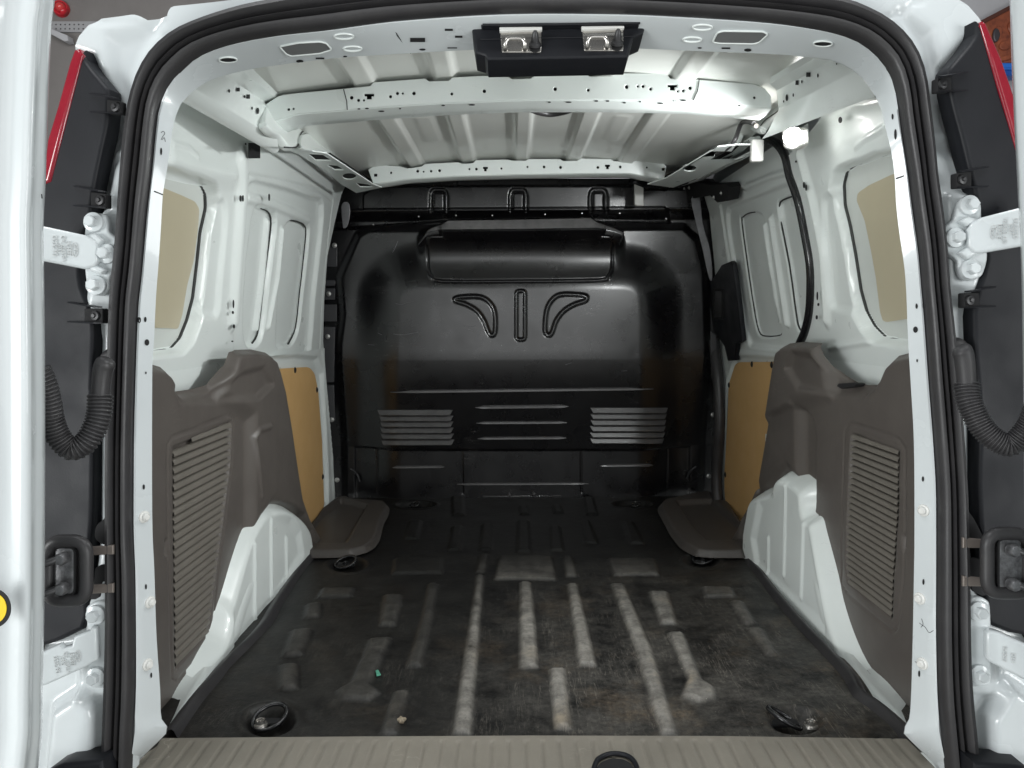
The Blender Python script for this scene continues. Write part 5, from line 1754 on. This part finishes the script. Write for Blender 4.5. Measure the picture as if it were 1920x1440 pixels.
half = math.pi / 2
armL = Pl(HPL.off(0.014).hit(180, 470), (1, 0.25, 0), (0, 0.04, 1), (0, -1, 0))
armR = Pl(HPL.off(0.014).hit(1816, 430), (1, -0.25, 0), (0, 0.04, 1), (0, -1, 0))
hinge([(161, 420), (166, 405), (179, 399), (195, 402), (202, 418), (204, 434), (218, 446), (222, 466), (220, 488), (214, 508), (206, 520), (205, 540), (198, 551), (184, 554), (168, 548), (162, 534), (158, 508), (157, 440)],
      [(70, 421), (79, 423), (158, 440), (176, 448), (184, 458), (184, 490), (178, 500), (158, 504), (79, 489), (70, 488)],
      [(177, 417), (201, 476), (181, 535)],
      [(104, 461, '06/2020', 0.0145, half), (113, 464, 'D351', 0.0115, half), (120, 466, 'V52007 AD', 0.0125, half), (130, 466, 'EBFDE', 0.0125, half), (141, 468, 'Ford', 0.012, half)], -1, armL, (140.5, 468, 5.5, 13, 'Ford'),
      gus=[[(158, 440), (176, 436), (192, 450), (182, 462), (168, 456)], [(164, 500), (176, 494), (196, 506), (188, 514), (168, 508)]])
hinge([(1798, 386), (1804, 374), (1816, 368), (1832, 371), (1841, 384), (1842, 408), (1848, 440), (1853, 478), (1848, 504), (1840, 519), (1821, 526), (1804, 519), (1797, 500), (1796, 488), (1776, 472), (1767, 448), (1769, 430), (1780, 418), (1790, 410)],
      [(1990, 368), (1920, 387), (1842, 407), (1824, 416), (1814, 430), (1816, 462), (1826, 474), (1842, 474), (1920, 461), (1990, 448)],
      [(1816, 385), (1790, 446), (1818, 505)],
      [(1904, 428, '06/2020', 0.0145, -half), (1895, 430, 'D351', 0.0115, -half), (1884, 432, 'V52002 AD', 0.0125, -half), (1874, 434, 'EBFDE', 0.0125, -half), (1862, 435, 'Ford', 0.011, -half)], 1, armR, (1862.5, 435, 5.5, 13, 'Ford'),
      gus=[[(1842, 412), (1818, 404), (1800, 414), (1816, 424)], [(1836, 462), (1816, 462), (1800, 474), (1816, 486), (1838, 474)]])
armL2 = Pl(HPL.off(0.014).hit(180, 1212), (1, 0.25, 0), (0, 0.04, 1), (0, -1, 0))
armR2 = Pl(HPL.off(0.014).hit(1850, 1212), (1, -0.25, 0), (0, 0.04, 1), (0, -1, 0))
hinge([(160, 1150), (163, 1137), (182, 1128), (200, 1132), (206, 1150), (207, 1200), (206, 1270), (202, 1288), (184, 1291), (168, 1288), (160, 1276), (162, 1240), (163, 1190)],
      [(70, 1229), (80, 1224), (113, 1209), (119, 1216), (134, 1212), (138, 1195), (168, 1183), (172, 1176), (181, 1180), (183, 1238), (160, 1252), (87, 1285), (70, 1290)],
      [(181, 1152), (181, 1268)],
      [(107, 1246, '06/2020', 0.013, half + 0.1), (118, 1238, 'D351', 0.011, half + 0.1), (126, 1242, 'V52007 AD', 0.011, half + 0.1), (136, 1236, 'EBFDE', 0.0115, half + 0.1), (146, 1230, 'Ford', 0.010, half + 0.1)], -1, armL2, (146, 1230, 5, 11, 'Ford'))
hinge([(1814, 1140), (1818, 1126), (1836, 1120), (1852, 1126), (1858, 1140), (1860, 1200), (1860, 1270), (1856, 1284), (1838, 1288), (1820, 1287), (1814, 1272), (1812, 1200)],
      [(1856, 1182), (1874, 1186), (1920, 1207), (1990, 1238), (1990, 1310), (1920, 1275), (1858, 1243), (1850, 1236), (1850, 1188)],
      [(1832, 1145), (1834, 1263)],
      [(1884, 1226, '06/2020', 0.0115, -half), (1900, 1234, 'D351', 0.0115, -half)], 1, armR2)

# ------------------------------------------------------------------ doors, folded back at both edges of the picture
def door(cols, rows_y, dep, s, extra=None):
    rows = []
    for y, shift in rows_y:
        rows.append([atY(x + shift, y, d) for x, d in zip(cols, dep)])
    return rows


D = bpy.data.objects.new('rear_door', None)
COL.objects.link(D)
D.parent = VAN
D.location = -VAN.location
ys = [(-260, 21), (-60, 20), (0, 19), (47, 13), (158, 8), (264, 4), (340, 2), (420, -2), (529, -1), (740, 1), (1080, 0), (1218, -2), (1300, -4), (1377, -5), (1440, -12), (1560, -22), (1700, -34)]
ys = [tuple(p) for p in smooth(ys, 3, False)]
cols = [-260, -180, -80, -40, -14, 4, 20, 34, 46, 54, 58, 61, 64, 70, 76, 80, 83, 84, 82, 60]
dep = [0.86, 0.87, 0.885, 0.89, 0.90, 0.906, 0.908, 0.906, 0.905, 0.908, 0.913, 0.922, 0.932, 0.94, 0.946, 0.953, 0.966, 0.985, 1.02, 1.04]
o = loft('inner_panel', door(cols, ys, dep, -1), M['paint_out'], D)
sharp(o.data, 60)
DPL = Yp(0.899, 0.05)
st = bpy.data.objects.new('warning_sticker', None)
COL.objects.link(st)
st.parent = D
ring_o = ell(-14, 1141, 34, 37, 40)
plate('border', DPL, ring_o, M['dark'], D, thick=0.0012)
plate('sticker', DPL.off(0.0008), ell(-14, 1141, 26, 29, 40), M['yellow'], D, thick=0.0012)
bpy.data.objects.remove(st)
dimp = lathe_mesh('dimple', [(0, -0.001), (0.0025, -0.0005), (0.0035, 0.0012), (0.0045, 0.0005), (0.005, -0.001)], 12)
dimp.materials.append(M['paint_out'])
for x, y in [(11, 1083), (30, 1096), (29, 1067), (30, 1133), (27, 1172), (16, 1190), (26, 1201), (6, 1148), (26, 1060)]:
    place('dimple', dimp, Yp(0.907, 0.0).hit(x, y), (0, -1, 0), D)
for x0, y0, x1, y1 in [(41, 239, 43, 245), (50, 312, 51, 322), (78, 364, 79, 372), (65, 396, 65, 406), (3, 629, 5, 630)]:
    tube('paint_chip', [Yp(0.9055).hit(x0, y0), Yp(0.9055).hit(x1, y1)], 0.0007, M['dark_metal'], D, 5)
# slim second edge with clip screws (door inner flange beyond the edge)
D2 = bpy.data.objects.new('rear_door', None)
COL.objects.link(D2)
D2.parent = VAN
D2.location = -VAN.location
ys2 = [(-260, -10), (-60, -5), (0, 0), (100, 3), (200, 7), (300, 12), (380, 16), (520, 22), (800, 26), (1200, 30), (1600, 34)]
cols2 = [1893, 1894, 1896, 1900, 1908, 1918, 1940, 2000, 2100]
dep2 = [1.06, 1.02, 1.0, 0.99, 0.985, 0.975, 0.965, 0.955, 0.95]
rows = door(cols2, [tuple(p) for p in smooth(ys2, 3, False)], dep2, 1)
o = loft('inner_panel', rows, M['paint_out'], D2)

# ------------------------------------------------------------------ wiring sleeves with bellows
def sleeve(path_px, Y0, Y1, end_px, s):
    h = bpy.data.objects.new('wiring_sleeve', None)
    COL.objects.link(h)
    h.parent = VAN
    h.location = -VAN.location
    P2 = resample(smooth(path_px, 6, False), 420)
    n = len(P2)
    pts = [atY(x, y, Y0 + (Y1 - Y0) * (k / (n - 1))) for k, (x, y) in enumerate(P2)]
    nr = 43
    me = tube_mesh('bellows', pts, lambda t: (0.0118 + 0.0016 * t) + 0.0032 * (abs(math.sin(math.pi * nr * t)) ** 0.8), 14)
    link('bellows', me, M['rubber'], h)
    P2 = smooth(end_px, 6, False)
    pts = [atY(x, y, Y1 - 0.004) for x, y in P2]
    m = len(pts)
    me = tube_mesh('boot', pts, lambda t: 0.0135 * (0.35 + 0.65 * math.sqrt(min(1.0, t * 5 + 0.02))) - 0.0015 * t, 16)
    link('boot', me, M['rubber'], h)


sleeve([(72, 690), (84, 720), (92, 754), (98, 790), (112, 822), (134, 842), (158, 832), (176, 806), (186, 776), (188, 740)], 0.99, 1.045, [(203, 672), (194, 690), (190, 714), (188, 742)], -1)
sleeve([(1945, 760), (1934, 790), (1920, 812), (1896, 834), (1868, 826), (1842, 802), (1824, 770), (1815, 746), (1812, 718)], 0.99, 1.045, [(1798, 650), (1806, 664), (1810, 690), (1812, 720)], 1)
plate('boot_flange', Yp(1.09), smooth([(180, 700), (181, 676), (190, 660), (206, 655), (212, 700), (210, 740), (182, 740)], 3), M['rubber'], VAN, thick=0.02, bevel=0.006)
plate('boot_flange', Yp(1.09), smooth([(1786, 640), (1796, 632), (1812, 638), (1822, 656), (1822, 694), (1816, 720), (1788, 720)], 3), M['rubber'], VAN, thick=0.02, bevel=0.006)

DULL = mat('dull_metal', (0.22, 0.19, 0.17), 0.45, metal=0.4)
# ------------------------------------------------------------------ check straps with their rubber bezels
def check_strap(x0, y0, x1, y1, s, slot):
    h = bpy.data.objects.new('check_strap', None)
    COL.objects.link(h)
    h.parent = VAN
    h.location = -VAN.location
    pl = Yp(1.05)
    cx, cy = (x0 + x1) / 2, (y0 + y1) / 2
    ln = resample(rounded(rect(x0 + 8, y0 + 8, x1 - 8, y1 - 8) + [], 26, 8) + [rounded(rect(x0 + 8, y0 + 8, x1 - 8, y1 - 8), 26, 8)[0]], 60)[:-1]
    tube('bezel', [pl.hit(*p) for p in ln], 0.0092, M['rubber'], h, 12, True)
    plate('base', pl.off(-0.006), rounded(rect(x0 + 6, y0 + 6, x1 - 6, y1 - 6), 22, 6), M['rubber'], h, thick=0.012, bevel=0.003)
    metal = mat('greasy_metal', (0.12, 0.12, 0.125), 0.4, metal=0.7, var=1.0, var_scale=60, var_col=(0.36, 0.36, 0.37), bump=0.5, bump_scale=90)
    a, b, c, d = slot
    plate('strap_plate', pl.off(0.001), rounded(rect(a, b, c, d), 12, 6), metal, h, thick=0.008, bevel=0.003)
    tube('slot_edge', [pl.off(0.001).hit(*p) for p in rounded(rect(a, b, c, d), 12, 6)], 0.0018, M['dark'], h, 6, True)
    for yy in (b + 20, d - 14):
        p0 = pl.off(0.008).hit((a + c) / 2 - s * -8, yy)
        p1 = pl.off(0.022).hit(x0 - 6 if s < 0 else x1 + 6, yy + 14)
        tube('arm', [p0, p0.lerp(p1, 0.3) + Vector((0, -0.004, 0)), p1], 0.0052, M['dark_metal'], h, 10)
        place('roller', lathe_mesh('roller', [(0, 0.014), (0.007, 0.013), (0.009, 0.009), (0.009, 0.0)], 14), pl.off(0.004).hit((a + c) / 2, yy), pl.n, h, metal)
    for yy in (cy - 44, cy + 28):
        plate('bracket', Yp(1.085), [(x1 - 4, yy), (212, yy - 4), (212, yy + 14), (x1 - 4, yy + 16)] if s < 0 else [(x0 + 4, yy), (1806, yy - 4), (1806, yy + 16), (x0 + 4, yy + 16)], DULL, h, thick=0.006, bevel=0.002)


check_strap(82, 1006, 170, 1134, -1, (101, 1026, 140, 1116))
check_strap(1843, 992, 1935, 1120, 1, (1872, 1010, 1920, 1108))
# dark pockets behind the straps
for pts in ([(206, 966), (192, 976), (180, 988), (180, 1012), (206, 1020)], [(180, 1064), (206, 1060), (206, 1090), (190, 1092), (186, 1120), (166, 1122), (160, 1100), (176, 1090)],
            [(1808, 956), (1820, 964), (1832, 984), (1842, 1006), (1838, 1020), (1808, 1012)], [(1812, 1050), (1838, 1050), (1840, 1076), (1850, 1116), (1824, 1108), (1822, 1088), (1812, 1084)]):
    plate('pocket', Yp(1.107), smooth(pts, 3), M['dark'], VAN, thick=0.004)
# bumper step, dark, below the frame corners
plate('bumper_step', Yp(1.06), [(60, 1470), (100, 1440), (118, 1433), (192, 1426), (200, 1500), (60, 1500)], M['lamp_black'], VAN, thick=0.05, bevel=0.006)
plate('bumper_step', Yp(1.06), [(1826, 1430), (1880, 1434), (1925, 1438), (1960, 1500), (1826, 1500)], M['lamp_black'], VAN, thick=0.05, bevel=0.006)

# ------------------------------------------------------------------ things lying on the floor
chip = plate('plastic_chip', FP.off(0.004), [(704, 1257), (709, 1255), (714, 1264), (706, 1266)], mat('green_chip', (0.10, 0.36, 0.25), 0.5), thick=0.003, bevel=0.0006)
base_origin(chip)
tag(chip, 'tiny pale green chip lying on the black floor at front left', 'chip')
bm = bmesh.new()
bmesh.ops.create_icosphere(bm, subdivisions=3, radius=0.0075)
for v in bm.verts:
    v.co *= 1 + 0.25 * math.sin(v.co.x * 700) * math.cos(v.co.y * 500 + 1)
    v.co.z *= 0.7
me = bpy.data.meshes.new('pebble')
bm.to_mesh(me)
bm.free()
o = link('pebble', me, mat('stone', (0.30, 0.25, 0.18), 0.8, var=0.8, var_scale=200))
o.location = FP.off(0.005).hit(753, 1350)
tag(o, 'small brown pebble lying near the sill on the black floor', 'pebble')
